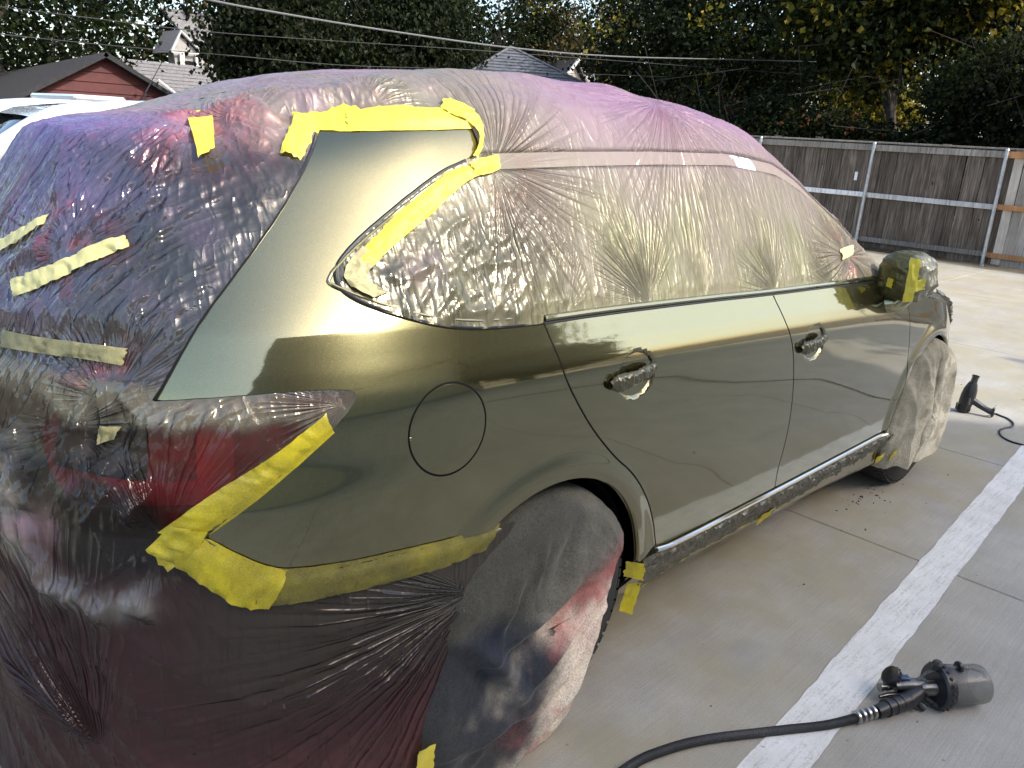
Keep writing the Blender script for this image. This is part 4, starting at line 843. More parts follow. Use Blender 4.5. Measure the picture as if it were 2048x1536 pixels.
for ti, (n_, ea, eb) in enumerate(TAPES):
    A_ = np.array(ea); B_ = np.array(eb); nA = len(A_); K = 9; nl = nA * 4
    t = np.linspace(0, nA - 1, nl); f = lambda Q: np.stack([np.interp(t, np.arange(nA), Q[:, k]) for k in range(3)], 1)
    A_, B_ = f(A_), f(B_); u = np.linspace(0, 1, K)
    P = A_[:, None] + (B_ - A_)[:, None] * u[None, :, None]
    nn = grid_normals(P); ctr = np.array([.3, 0, 1.0]) if P[..., 2].mean() > .9 else np.array([-.3, 0, .7])
    if ((P - ctr) * nn).sum() < 0: nn = -nn
    # torn ends
    d0 = P[0] - P[1]; d1 = P[-1] - P[-2]
    jag = np.array([gnoise(np.array([[k * .9, ti * 3.1, 0.5]]))[0] for k in range(K)])
    P[0] += d0 * (jag[:, None] * 1.0); P[-1] += d1 * (np.roll(jag, 3)[:, None] * 1.0)
    nn[0], nn[-1] = nn[1], nn[-2]
    # keep it just above body and film, follow the curve between the edges
    q = P.reshape(-1, 3); m = nn.reshape(-1, 3)
    s = np.zeros(len(q))
    for _ in range(14):
        ins = inside(q + m * s[:, None], drape=True); s = np.where(ins, s + .004, s)
    s = s.reshape(nl, K); s = (s + np.roll(s, 1, 1) + np.roll(s, -1, 1)) / 3 if False else s
    mess = 2.4 if n_ in ('top_a', 'top_end', 'light_corner', 'seam') else (1.9 if n_ in ('quarter', 'bump_a', 'quarter_end') else 1.0)
    wr = mess * (.0032 * ridge(q * np.array([30, 30, 24]) + ti, 1.4) + .0012 * gnoise(q * 60))
    lift = .0075 + .0012 * ti / 18 + (.003 if n_.startswith('light_c') or n_ in ('quarter_end', 'top_tab') else 0) + (.009 if n_ == 'spoiler' else 0) + (.003 if n_ == 'bump_a' else 0) + s.reshape(-1) + wr
    if n_ in EDGE: lift = lift.reshape(nl, K) * (1 - .80 * sstep(.45, .0, u if EDGE[n_] == 0 else 1 - u))[None]; lift = lift.reshape(-1)
    q = q + m * lift[:, None]
    i = (np.arange(nl - 1)[:, None] * K + np.arange(K - 1)[None]).ravel()
    Fq = np.stack([i, i + K, i + K + 1, i + 1], 1)
    mt, lb = TAPE_INFO[n_]
    o = link('tape_strip', raw_mesh('tape_strip', q, Fq), mt); tag(o, lb, 'tape', 'masking tape strips on the SUV')

# dark shut lines between the panels
for nm, pl in (('shut_line', RGAP), ('shut_line', BGAP), ('shut_line', FGAP)):
    side_line(nm, resample(pl, 50), M_VOID, .0056, -.0052)
side_line('shut_line', [(FC[0] + .106 * math.cos(t), FC[1] + .106 * math.sin(t)) for t in np.linspace(0, 2 * math.pi, 70)], M_VOID, .0056, -.0052)
side_line('shut_line', resample(LIGHT, 60), M_VOID, .0056, -.0052)

# ------------------------------------------------------------------ wheels and their cloth covers
def tyre_mesh():
    s = MB(); seg = 96
    prof = [(-.115, .235), (-.122, .28), (-.118, .34), (-.100, .372), (-.07, .383), (-.03, .386), (.03, .386), (.07, .383), (.100, .372), (.118, .34), (.122, .28), (.115, .235)]
    s.lathe(prof, (0, 0, 0), (0, 1, 0), seg); s.f = [f for f in s.f if len(f) == 4]
    # tread blocks
    for k in range(64):
        a = 2 * math.pi * k / 64
        for yy, w in ((-.083, .03), (-.045, .03), (0, .032), (.045, .03), (.083, .03)):
            aa = a + (.03 if abs(yy) > .06 else 0) + yy * .5; r = .387 if abs(yy) < .06 else .382
            R = np.array([[math.cos(aa), 0, math.sin(aa)], [0, 1, 0], [-math.sin(aa), 0, math.cos(aa)]])
            s.box(R @ np.array([0, yy, r]), (.028, w, .010), R)
    return s.mesh('tyre', True, 35)
def rim_mesh():
    s = MB(); s.lathe([(-.10, .23), (-.09, .232), (-.075, .215), (-.06, .21), (.09, .21), (.10, .232)], (0, 0, 0), (0, 1, 0), 48); s.f = [f for f in s.f if len(f) == 4]
    s.lathe([(-.075, .02), (-.08, .05), (-.06, .065), (.0, .07)], (0, 0, 0), (0, 1, 0), 24)
    for k in range(10):
        a = 2 * math.pi * k / 10; R = np.array([[math.cos(a), 0, math.sin(a)], [0, 1, 0], [-math.sin(a), 0, math.cos(a)]])
        s.box(R @ np.array([0, -.068, .135]), (.028, .022, .16), R, .004)
    return s.mesh('rim', True, 35)
tm, rm = tyre_mesh(), rim_mesh()
for ax in (0, AX_F):
    for sg in (-1, 1):
        w = link('wheel', MB().lathe([(-.02, .09), (.06, .09)], (0, 0, 0), (0, 1, 0), 16).mesh('hub'), M_BLACK, car); w.location = (ax, sg * .855, .386)
        for me, nm, mt in ((tm, 'tyre', M_TYRE), (rm, 'rim', M_RIM)):
            o = bpy.data.objects.new(nm, me); COL.objects.link(o)
            if not me.materials: me.materials.append(mt)
            o.parent = w; o.scale = (1, 1 if sg < 0 else -1, 1)
def mat_cloth():
    m, nt, out = new_mat('canvas'); p = N(nt, 'ShaderNodeBsdfPrincipled'); c = coord(nt)
    at = N(nt, 'ShaderNodeAttribute', attribute_name='pigment')
    sp = noise(nt, c, 190, 3, 0.75); md = noise(nt, c, 16, 5, 0.65); dr = noise(nt, coord(nt, (60, 60, 8)), 1.4, 4, 0.6)
    col = mixc(nt, 1.0, at.outputs['Color'], ramp(nt, sp, [(0.3, 0.52), (0.5, 1.0), (0.75, 1.35)]), 'MULTIPLY')
    col = mixc(nt, 0.7, col, ramp(nt, md, [(0.3, 0.72), (0.7, 1.18)]), 'MULTIPLY')
    col = mixc(nt, ramp(nt, noise(nt, coord(nt, (34, 34, 9), (0, .15, 0)), 1.0, 5, 0.6), [(0.71, 0.0), (0.80, 0.5)]), col, (.36, .38, .38))
    L(nt, col, p.inputs['Base Color']); p.inputs['Roughness'].default_value = 0.85; p.inputs['Specular IOR Level'].default_value = 0.2
    p.inputs['Sheen Weight'].default_value = 0.15
    L(nt, bump(nt, math_n(nt, 'ADD', sp, math_n(nt, 'MULTIPLY', md, 1.5)), 0.35, 0.004), p.inputs['Normal'])
    L(nt, p.outputs[0], out.inputs[0]); return m
M_CLOTH = mat_cloth()
def wheel_cover(cx, front):
    NT, NR = 260, 120; th = np.linspace(0, 2 * math.pi, NT); t = np.linspace(0, 1, NR)
    R = np.interp(t, [0, .70, .80, .86, 1], [.0, .345, .386, .397, .392]); Y = np.interp(t, [0, .45, .70, .80, .87, 1], [1.015, 1.010, .992, .965, .93, .80])
    # ease the corners of the profile
    for _ in range(5): Y[1:-1] = (Y[:-2] + 2 * Y[1:-1] + Y[2:]) / 4; R[1:-1] = (R[:-2] + 2 * R[1:-1] + R[2:]) / 4
    A, _ = np.meshgrid(th, t, indexing='ij'); Rr = np.tile(R, (NT, 1)); Yy = np.tile(Y, (NT, 1))
    ss = 1 + (.022 * np.sin(A * 3 + 1) + .015 * np.sin(A * 5 + 2))
    if not front: ss = ss + .42 * np.clip(-np.sin(A), 0, 1) * np.clip(-np.cos(A), 0, 1)
    bag = .035 * np.clip(-np.sin(A), 0, 1) * (.2 if front else .5)
    P = np.stack([Rr * ss * np.cos(A), -(Yy + bag * Rr / .4 * 0 + bag), Rr * ss * np.sin(A)], -1).reshape(-1, 3)
    n0 = grid_normals(P.reshape(NT, NR, 3)).reshape(-1, 3); n0 = np.where((n0 * (P - [0, -.8, 0])).sum(1, keepdims=True) < 0, -n0, n0)
    x, _, z = P.T
    def fold(px, pz, ang, length, width, amp, curve=0.0):
        c, s_ = math.cos(R_(ang)), math.sin(R_(ang)); u = (x - px) * c + (z - pz) * s_; v = -(x - px) * s_ + (z - pz) * c - curve * u * u
        return amp * np.exp(-(u / length) ** 2) * (np.exp(-(v / width) ** 2) - .75 * np.exp(-((v + width * 1.5) / (width * 1.1)) ** 2))
    d = .010 * fbm(P * np.array([4, 3, 4]) + cx, 3)
    if not front:
        ax_, az_ = .36, .06; th2 = np.arctan2(z - az_, x - ax_); rr = np.hypot(x - ax_, z - az_)
        q = np.stack([np.cos(th2) * 3.2 + 4, np.sin(th2) * 3.2, rr * .9], 1)
        d += .020 * ridge(q, 1.3) * sstep(.04, .2, rr) * sstep(.35, -.25, z) + .009 * ridge(q * np.array([2.2, 2.2, 1]) + 3, 1.5) * sstep(.05, .25, rr) * sstep(.15, -.2, z)
        d += fold(-.03, .07, 17, .18, .030, .030, .5) + fold(-.20, -.02, -52, .14, .028, .030, -.8) + fold(-.16, .13, 60, .07, .018, .016) + fold(.05, .20, 62, .06, .03, -.02)
        d += fold(-.17, -.20, 8, .2, .028, .024, .5) + fold(.02, -.27, 34, .22, .022, .018, .3) + fold(.12, -.18, 50, .2, .016, .012) + fold(-.05, .21, 75, .05, .014, .012)
    else:
        d += .030 * ridge(np.stack([x * 4 + z * .8, z * 1.1, z * 0 + 3], 1), 1.2) + .014 * ridge(np.stack([x * 9 - z * 2, z * 2.2, z * 0 + 8], 1), 1.4)
        d -= .030 * np.exp(-((x + .05 - z * .22 - .02 * np.sin(z * 17) - .012 * np.sin(z * 41)) / .010) ** 2)
    d += .0015 * gnoise(P * 60)
    P2 = P + n0 * d[:, None] * sstep(0, .03, t[None].repeat(NT, 0).ravel() + .02)[:, None]
    P2[:, 2] = np.maximum(P2[:, 2], -.383)
    b1 = fbm(P * 5 + cx * 3, 4); b2 = fbm(P * 11 + 7, 3)
    if not front:
        c = np.tile(np.array([.72, .64, .50]), (len(P), 1))
        c = blend(c, sstep(.05, -.25, x * .8 - z * .55 + .30 + .28 * b1) * .8, (.26, .205, .18))
        blue = sstep(.14, -.14, x * .9 - z * .22 + .03 + .18 * b1)
        c = blend(c, blue * .96, (.014, .017, .022)); c = blend(c, np.clip(np.exp(-((x + .17) / .13) ** 2 - ((z + .03) / .22) ** 2) * (.8 + .6 * b2), 0, .9), (.007, .013, .028))
        c = blend(c, sstep(.0, .13, z + .10 * x + .06 * b1) * .92, (.070, .068, .052))
        red = np.exp(-((z - .03 - .30 * (x - .12) + .02 * b2) / .055) ** 2) * sstep(-.06, .08, x) + .75 * np.exp(-((x - .36) / .05) ** 2 - ((z - .02) / .10) ** 2)
        c = blend(c, np.clip(red * (.62 + .6 * b2), 0, .8), (.40, .06, .06))
        c = blend(c, np.clip(np.exp(-((z + .07 - .3 * (x - .15)) / .09) ** 2) * (x > -.1) * (.2 + .5 * b1), 0, .4), (.46, .24, .21))
        c = blend(c, np.clip(np.exp(-((x - .02) / .16) ** 2 - ((z + .33) / .10) ** 2) * (.5 + .9 * b2), 0, .7), (.36, .12, .12))
    else:
        c = np.tile(np.array([.74, .67, .50]), (len(P), 1))
        c = blend(c, sstep(.02, .34, z + .25 * b1) * .8, (.20, .18, .115)); c = blend(c, sstep(.0, -.26, x + .2 * b2) * .6, (.20, .185, .14))
        c = blend(c, np.clip(1.2 * b2, 0, .4), (.16, .15, .11))
        c = blend(c, np.exp(-((x + .05 - z * .22 - .02 * np.sin(z * 17) - .012 * np.sin(z * 41)) / .008) ** 2) * (np.abs(z) < .36), (.012, .012, .012))
    # ragged lower hem: the tyre shows below it
    hem = -.345 + .028 * gnoise(np.stack([x * 9, x * 0 + cx, x * 0], 1)) + (.10 * sstep(.0, .30, x) if not front else -.0)
    if front: hem = hem + .115 - .03 * sstep(-.1, .2, x)
    if not front: hem = hem - .06 + .50 * sstep(.0, .42, x)
    dz = P[:, 2] - hem
    dz = np.where(P[:, 1] < -.95, dz, dz - .01)
    (V, c), T = clip_tris(P2, grid_tris(NT, NR), dz, [c])
    o = link('wheel_cover', raw_mesh('wheel_cover', V + np.array([cx, 0, .386]), T, cols=np.clip(c, .005, 1)), M_CLOTH); return o
tag(wheel_cover(0, False), 'dirty canvas cover on the rear wheel stained blue, red and cream', 'wheel cover')
tag(wheel_cover(AX_F, True), 'grey beige cloth cover sagging over the front wheel with a black tear line', 'wheel cover')

# ------------------------------------------------------------------ film along the sill, round the mirror and on the front lamp
def sheet(name, P, mat, pig, spray, opac, parent=None):
    sh = P.shape[:2]; i = (np.arange(sh[0] - 1)[:, None] * sh[1] + np.arange(sh[1] - 1)[None]).ravel()
    Fq = np.stack([i, i + sh[1], i + sh[1] + 1, i + 1], 1); nv = sh[0] * sh[1]
    return link(name, raw_mesh(name, P.reshape(-1, 3), Fq, cols=np.asarray(pig).reshape(-1, 3) if np.ndim(pig) > 1 else np.tile(pig, (nv, 1)),
                extra={'spray': np.full(nv, spray) if np.ndim(spray) == 0 else np.ravel(spray), 'opac': np.full(nv, opac) if np.ndim(opac) == 0 else np.ravel(opac)}), mat, parent)
M_FOIL = mat_film('crumpled_sill_film', 0.14, 0.12)
sx = np.linspace(.462, 2.60, 520); sa = np.array(SILL); zt_ = np.interp(sx, sa[:, 0], sa[:, 1]) - .026
tv = np.linspace(0, 1, 44); X, Tv = np.meshgrid(sx, tv, indexing='ij'); ZT = np.repeat(zt_[:, None], 44, 1)
hgt = .125 + .045 * np.exp(-((X - .50) / .12) ** 2) + .02 * gnoise(np.stack([X * 4, X * 0, X * 0], -1)) + .012 * gnoise(np.stack([X * 17, X * 0 + 3, X * 0], -1))
Z = ZT - hgt * Tv; Yb = yside(X, np.maximum(ZT - .01, .3)) - .006 + .055 * Tv ** 1.8
q = np.stack([X, Yb, Z], -1)
cr = ridge(q * np.array([12, 10, 20]) + 2 + gnoise(q * 9)[..., None] * .5, 1.4) + .7 * ridge(q * np.array([26, 20, 44]) + 5, 1.2) + .4 * ridge(q * 75, 1)
Yb = Yb - .0065 * cr * sstep(0, .12, Tv)
q = np.stack([X, Yb, Z], -1); yl = sstep(.80, .97, Tv + .18 * gnoise(q * 14)) * .75
pig = np.tile(np.array([.15, .14, .105]), X.shape + (1,)); pig = pig + yl[..., None] * (np.array([.62, .54, .10]) - pig)
sf = sheet('sill_film', q, M_FOIL, pig.reshape(-1, 3), .55 - .45 * yl, .80 + .1 * yl); tag(sf, 'crumpled shiny plastic film strip hanging under the doors along the sill', 'masking film')
def tape_quad(name, corners, mat, label, crum=.003, seed=0, n=14, parent=None):
    a, b, c_, d_ = [np.array(p, float) for p in corners]; u = np.linspace(0, 1, n); U, W = np.meshgrid(u, u, indexing='ij')
    P = (a * (1 - U[..., None]) + b * U[..., None]) * (1 - W[..., None]) + (d_ * (1 - U[..., None]) + c_ * U[..., None]) * W[..., None]
    nn = np.cross(b - a, d_ - a); nn /= np.linalg.norm(nn); nn = nn if nn @ (CAM - a) > 0 else -nn
    P = P + nn * (crum * (ridge(P * 26 + seed, 1.3) + .6 * gnoise(P * 55 + seed)))[..., None]
    e = gnoise(np.stack([u * 5, u * 0 + seed, u * 0], 1)) * .006; P[0] -= (b - a) / np.linalg.norm(b - a) * e[:, None]; P[-1] += (b - a) / np.linalg.norm(b - a) * np.roll(e, 4)[:, None]
    i = (np.arange(n - 1)[:, None] * n + np.arange(n - 1)[None]).ravel()
    o = link(name, raw_mesh(name, P.reshape(-1, 3), np.stack([i, i + n, i + n + 1, i + 1], 1)), mat, parent)
    if label: tag(o, label, 'tape', 'masking tape strips on the SUV')
    return o
tape_quad('tape_strip', [(.400, -.962, .43), (.470, -.985, .405), (.468, -.985, .345), (.398, -.955, .375)], M_TAPE_S, 'olive yellow tape bridging the front edge of the rear wheel arch', .003, 1)
tape_quad('tape_strip', [(.420, -.958, .34), (.478, -.975, .33), (.470, -.955, .205), (.410, -.945, .24)], M_TAPE_S, 'yellow tape hanging down behind the rear wheel at the end of the sill film', .004, 2)
tape_quad('tape_strip', [(HEM[-1][0] - .030, -1.0, .235), (HEM[-1][0] + .022, -1.0, .225), (HEM[-1][0] + .012, -1.0, .07), (HEM[-1][0] - .055, -1.0, .06)], M_TAPE, 'bright yellow tape at the bottom hem of the bumper film left of the rear wheel', .004, 9)
tape_quad('tape_strip', [(1.27, -.965, .315), (1.36, -.975, .325), (1.36, -.95, .275), (1.28, -.945, .255)], M_TAPE_S, 'small orange yellow tape tab under the sill below the door joint', .004, 3)
tape_quad('tape_strip', [(2.40, -.972, .27), (2.47, -.985, .285), (2.475, -.97, .235), (2.42, -.96, .225)], M_TAPE_S, 'left one of two tiny yellow tape ends beside the front tyre', .003, 4)
tape_quad('tape_strip', [(2.52, -1.0, .27), (2.58, -1.01, .285), (2.585, -.99, .225), (2.54, -.985, .215)], M_TAPE_S, 'right one of two tiny yellow tape ends beside the front tyre', .003, 5)
# wing mirror wrapped in film
MC = np.array([2.20, -1.00, 1.185])
def superell(c, r, e=.62, nu=90, nvv=60):
    u = np.linspace(-math.pi, math.pi, nu); v = np.linspace(-math.pi / 2, math.pi / 2, nvv); U, W = np.meshgrid(u, v, indexing='ij')
    sp = lambda a, p: np.sign(a) * np.abs(a) ** p
    return np.stack([r[0] * sp(np.cos(W), e) * sp(np.cos(U), e), r[1] * sp(np.cos(W), e) * sp(np.sin(U), e), r[2] * sp(np.sin(W), e)], -1) + np.array(c)
Pm = superell((0, 0, 0), (.075, .085, .082)); s = sheet('mirror_housing', Pm + MC, M_PAINT, (.3, .3, .3), 0, 1, car)
s = MB(); s.tube([(2.20, -.93, 1.05), (2.205, -.99, 1.06), (2.20, -1.03, 1.11)], [.05, .036, .032], 14); s.build('mirror_arm', M_PAINT, car, True)
Pm = superell((0, 0, 0), (.092, .104, .102), .66, 150, 100); taper = 1 - .34 * (-Pm[..., 1:2] / .112 > 0) * np.abs(Pm[..., 1:2] / .112) ** 2; Pm[..., 2:] *= taper; 
cr = ridge(Pm * np.array([9, 7, 12]) + 3, 1.4) + .6 * ridge(Pm * np.array([20, 14, 26]) + 9, 1.2)
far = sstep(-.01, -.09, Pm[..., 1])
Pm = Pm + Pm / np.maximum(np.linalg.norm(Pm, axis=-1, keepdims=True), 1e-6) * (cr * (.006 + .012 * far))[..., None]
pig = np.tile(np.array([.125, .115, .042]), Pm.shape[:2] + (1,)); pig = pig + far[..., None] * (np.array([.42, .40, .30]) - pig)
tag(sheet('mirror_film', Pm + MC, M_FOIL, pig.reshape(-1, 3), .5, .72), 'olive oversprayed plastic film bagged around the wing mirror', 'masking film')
tape_quad('tape_strip', [(2.088, -1.042, 1.280), (2.096, -1.082, 1.275), (2.092, -1.085, 1.100), (2.085, -1.047, 1.090)], M_TAPE, 'bright yellow crumpled upright tape on the wing mirror film', .006, 6)
tape_quad('tape_strip', [(2.092, -1.067, 1.185), (2.112, -1.112, 1.200), (2.112, -1.112, 1.155), (2.090, -1.067, 1.130)], M_TAPE, 'bright yellow sideways tape branch at the outer end of the wing mirror film', .006, 7)
tape_quad('tape_strip', [(2.088, -0.967, 1.185), (2.086, -0.992, 1.180), (2.086, -0.992, 1.140), (2.088, -0.967, 1.145)], M_TAPE_S, 'small yellow tape patch glowing through the inner half of the wing mirror film', .003, 8)
# crumpled film on the front lamp
X, Z = np.meshgrid(np.linspace(3.36, 3.70, 90), np.linspace(0, 1, 60), indexing='ij')
Zz = np.interp(X, [3.36, 3.55, 3.70], [.97, .90, .82]) - Z * np.interp(X, [3.36, 3.55, 3.70], [.10, .20, .30])
Pq = side_fn(X.ravel(), Zz.ravel(), np.full(X.size, .012)).reshape(*X.shape, 3); cr = ridge(Pq * 18, 1.4) + .6 * ridge(Pq * 40 + 5, 1.2); nq = side_normals(X.ravel(), Zz.ravel()).reshape(Pq.shape)
tag(sheet('lamp_film', Pq + nq * (cr * .012)[..., None], M_FOIL, (.33, .32, .25), .6, .85), 'crumpled silvery plastic film on the front lamp beyond the wing mirror', 'masking film')

# ------------------------------------------------------------------ spray gun with hose
M_GUN = simple_mat('black_gun_plastic', (0.018, 0.018, 0.019), rough=0.38, var=.3, scale=60)
M_GUNM = simple_mat('worn_dark_metal', (0.16, 0.155, 0.145), rough=0.28, metal=1.0, var=.35, scale=50)
M_BLUEP = simple_mat('blue_label', (0.02, 0.045, 0.10), rough=0.3)
M_HOSE = simple_mat('ribbed_hose_rubber', (0.030, 0.029, 0.028), rough=0.6, var=.3, scale=80)
def mat_cup():
    m, nt, out = new_mat('smoky_clear_cup'); p = N(nt, 'ShaderNodeBsdfPrincipled'); c = coord(nt)
    n1 = noise(nt, c, 30, 4, 0.6)
    L(nt, ramp(nt, n1, [(0.3, (0.14, 0.135, 0.125)), (0.7, (0.26, 0.255, 0.24))]), p.inputs['Base Color']); p.inputs['Roughness'].default_value = 0.22
    tp = N(nt, 'ShaderNodeBsdfTransparent'); tp.inputs[0].default_value = (.8, .79, .77, 1)
    mx = N(nt, 'ShaderNodeMixShader'); L(nt, ramp(nt, noise(nt, c, 14, 4), [(0.3, 0.30), (0.7, 0.58)]), mx.inputs[0])
    L(nt, tp.outputs[0], mx.inputs[1]); L(nt, p.outputs[0], mx.inputs[2]); L(nt, mx.outputs[0], out.inputs[0]); return m
M_CUP = mat_cup()
gun = thing('spray_gun', 'black paint spray gun with smoky clear cup lying beside the white bay line', 'spray gun', (1.05, -1.68, 0))
ca = np.array([.806, -.592, .0]); r0 = np.array([1.090, -1.720, .068])
s = MB(); s.lathe([(.02, .060), (.03, .0665), (.150, .062), (.160, .060), (.158, .054), (.03, .058)], r0, ca, 40); s.build('cup', M_CUP, gun, True)
s = MB(); s.lathe([(-.008, .045), (-.006, .066), (.0, .0715), (.026, .0715), (.030, .068)], r0, ca, 40)
for k in range(20):
    a = 2 * math.pi * k / 20; w = np.cross(ca, [0, 0, 1]); q = r0 + ca * .013 + (w * math.cos(a) + np.array([0, 0, 1]) * math.sin(a)) * .0715
    s.box(q, (.010, .010, .010), None, .002)
s.build('cup_collar', M_GUN, gun, True)
s = MB(); s.box(r0 + [-.008, .008, .078], (.034, .03, .032), None, .008); s.build('collar_latch', M_GUN, gun, True)
s = MB(); s.lathe([(0, .020), (.02, .026), (.05, .028), (.062, .034), (.075, .034)], (1.045, -1.688, .062), ca, 24)
s.tube([(1.00, -1.628, .058), (1.03, -1.655, .062), (1.07, -1.695, .066)], [.019, .022, .024], 16); s.build('gun_body', M_GUNM, gun, True)
s = MB(); s.lathe([(-.016, .020), (-.012, .030), (.004, .033), (.016, .031), (.022, .022)], (1.018, -1.612, .074), (-.55, .55, .62), 28)
for k in range(16):
    a = 2 * math.pi * k / 16; ax_ = np.array([-.55, .55, .62]) / np.linalg.norm([-.55, .55, .62]); u = np.cross(ax_, [0, 0, 1]); u /= np.linalg.norm(u); w = np.cross(ax_, u)
    s.box(np.array([1.018, -1.612, .074]) + ax_ * .004 + (u * math.cos(a) + w * math.sin(a)) * .032, (.006, .006, .006))
s.build('air_cap', M_GUN, gun, True)
s = MB(); s.lathe([(0, .011), (.018, .013), (.02, .010), (.034, .010), (.036, .013), (.044, .013)], (.998, -1.618, .052), (-.80, .45, .05), 18); s.build('fluid_inlet', M_GUNM, gun, True)
s = MB(); s.box((1.026, -1.642, .086), (.036, .022, .012), np.array([[.7, .71, 0], [-.71, .7, 0], [0, 0, 1]]), .003); s.build('blue_plate', M_BLUEP, gun, True)
s = MB(); s.tube([(.960, -1.602, .022), (.985, -1.618, .026), (1.01, -1.64, .03), (1.04, -1.668, .05), (1.06, -1.684, .062)], [.006, .008, .008, .008, .007], 10); s.build('trigger', M_GUNM, gun, True)
hp = np.array([(.872, -1.628, .028), (.91, -1.643, .032), (.95, -1.66, .034), (.99, -1.676, .038), (1.03, -1.688, .048), (1.055, -1.695, .056)])
s = MB(); s.tube(hp, [.020, .024, .026, .027, .025, .022], 18)
for k in range(4):
    c_ = hp[1] + (hp[3] - hp[1]) * (k / 3.0); s.tube([c_ - [.004, -.0017, 0], c_ + [.004, -.0017, 0]], .0275, 18)
s.tube([(1.0, -1.682, .03), (1.005, -1.706, .014)], [.012, .006], 10)
s.build('grip', M_GUN, gun, True)
for a_, b_ in (((1.028, -1.680, .034), (1.030, -1.722, .012)), ((1.058, -1.700, .034), (1.074, -1.748, .013))):
    a_, b_ = np.array(a_), np.array(b_); s = MB(); s.tube([a_, a_ + (b_ - a_) * .6, a_ + (b_ - a_) * .62, b_], [.010, .010, .013, .013], 14); s.build('adjusting_knob', M_GUN, gun, True)
s = MB(); s.tube([(1.022, -1.68, .06), (1.048, -1.673, .08), (1.07, -1.69, .11), (1.098, -1.719, .13), (1.138, -1.76, .14), (1.177, -1.79, .135), (1.204, -1.814, .12), (1.211, -1.825, .1)], .0055, 10); s.build('clear_tube', M_CUP, gun, True)
s = MB(); s.lathe([(-.006, .014), (-.004, .018), (.004, .018), (.006, .014)], (1.138, -1.76, .14), ca, 18); s.build('tube_valve', M_GUN, gun, True)
s = MB()
for k in range(4):
    t = k / 3.0; p = np.array([.803, -1.592, .021]) + t * np.array([.055, -.025, .006]); s.lathe([(0, .017), (.002, .021), (.009, .021), (.011, .017)], p, (.9, -.42, .1), 20)
s.build('hose_coupling', M_RIM, gun, True)
def bez(pts, n):
    p = np.array(pts, float); t = np.linspace(0, len(p) - 1, n); i = np.clip(t.astype(int), 0, len(p) - 2); f = (t - i)[:, None]
    g = lambda k: p[np.clip(k, 0, len(p) - 1)]
    return .5 * ((2 * g(i)) + (-g(i - 1) + g(i + 1)) * f + (2 * g(i - 1) - 5 * g(i) + 4 * g(i + 1) - g(i + 2)) * f ** 2 + (-g(i - 1) + 3 * g(i) - 3 * g(i + 1) + g(i + 2)) * f ** 3)
hz = bez([(-.9, -1.75, .0135), (-.5, -1.42, .0135), (-.15, -1.25, .0135), (.107, -1.244, .0135), (.244, -1.274, .0135), (.383, -1.336, .0135), (.578, -1.458, .0135), (.706, -1.54, .0135), (.805, -1.593, .02)], 900)
s = MB(); rr = .0135 + .0011 * np.sin(np.arange(900) * 2 * math.pi / 4.0 + .7); s.tube(hz, rr, 14)
hose = s.build('air_hose', M_HOSE, None, True); tag(hose, 'dark grey ribbed hose running over the concrete to the spray gun', 'hose')

# ------------------------------------------------------------------ heat gun
hg = thing('heat_gun', 'black heat gun standing on its back end beside the front wheel with a trailing cord', 'heat gun', (4.53, -.78, 0))
hb = np.array([4.53, -.772, .004]); ht = np.array([4.534, -.797, .222]); ax_ = ht - hb
s = MB(); s.lathe([(0, .034), (.006, .040), (.055, .043), (.075, .046), (.12, .047), (.165, .043), (.195, .034), (.218, .026)], hb, ax_, 28); s.build('housing', M_GUN, hg, True)
s = MB()
for k in range(12):
    a = 2 * math.pi * k / 12; s.box(hb + [.044 * math.cos(a), .044 * math.sin(a), .034], (.007, .007, .045))
s.build('vent_slots', M_BLACK, hg)
s = MB(); s.box(hb + [-.034, -.026, .092], (.005, .045, .045), np.array([[.8, .6, 0], [-.6, .8, 0], [0, 0, 1.0]])); s.build('rating_plate', simple_mat('grey_plate', (.10, .105, .11), .4, var=.5, scale=150), hg)
s = MB(); s.lathe([(0, .022), (.045, .021), (.048, .024), (.056, .024), (.056, .017), (.02, .015)], ht - ax_ * .03, ax_, 24); s.build('nozzle', M_GUNM, hg, True)
s = MB(); s.tube(bez([(4.531, -.79, .105), (4.540, -.83, .088), (4.553, -.88, .062), (4.563, -.925, .045), (4.570, -.95, .040)], 24), np.interp(np.linspace(0, 1, 24), [0, .2, .6, .85, 1], [.034, .024, .019, .021, .026]), 16)
s.box((4.570, -.948, .040), (.03, .014, .072), None, .006); s.build('grip', M_GUN, hg, True)
s = MB(); s.tube(bez([(4.568, -.95, .045), (4.62, -.945, .018), (4.676, -.945, .006), (4.657, -.976, .006), (4.63, -1.029, .006), (4.554, -1.082, .006), (4.465, -1.098, .006), (4.388, -1.077, .006), (4.313, -1.067, .006), (4.224, -1.09, .006), (4.161, -1.13, .006), (4.125, -1.187, .006), (4.127, -1.251, .006), (4.14, -1.336, .006), (4.256, -1.6, .006), (4.4, -2.4, .006), (3.9, -3.4, .006), (2.6, -4.4, .006)], 200), .0058, 8); s.build('cord', M_BLACK, hg, True)

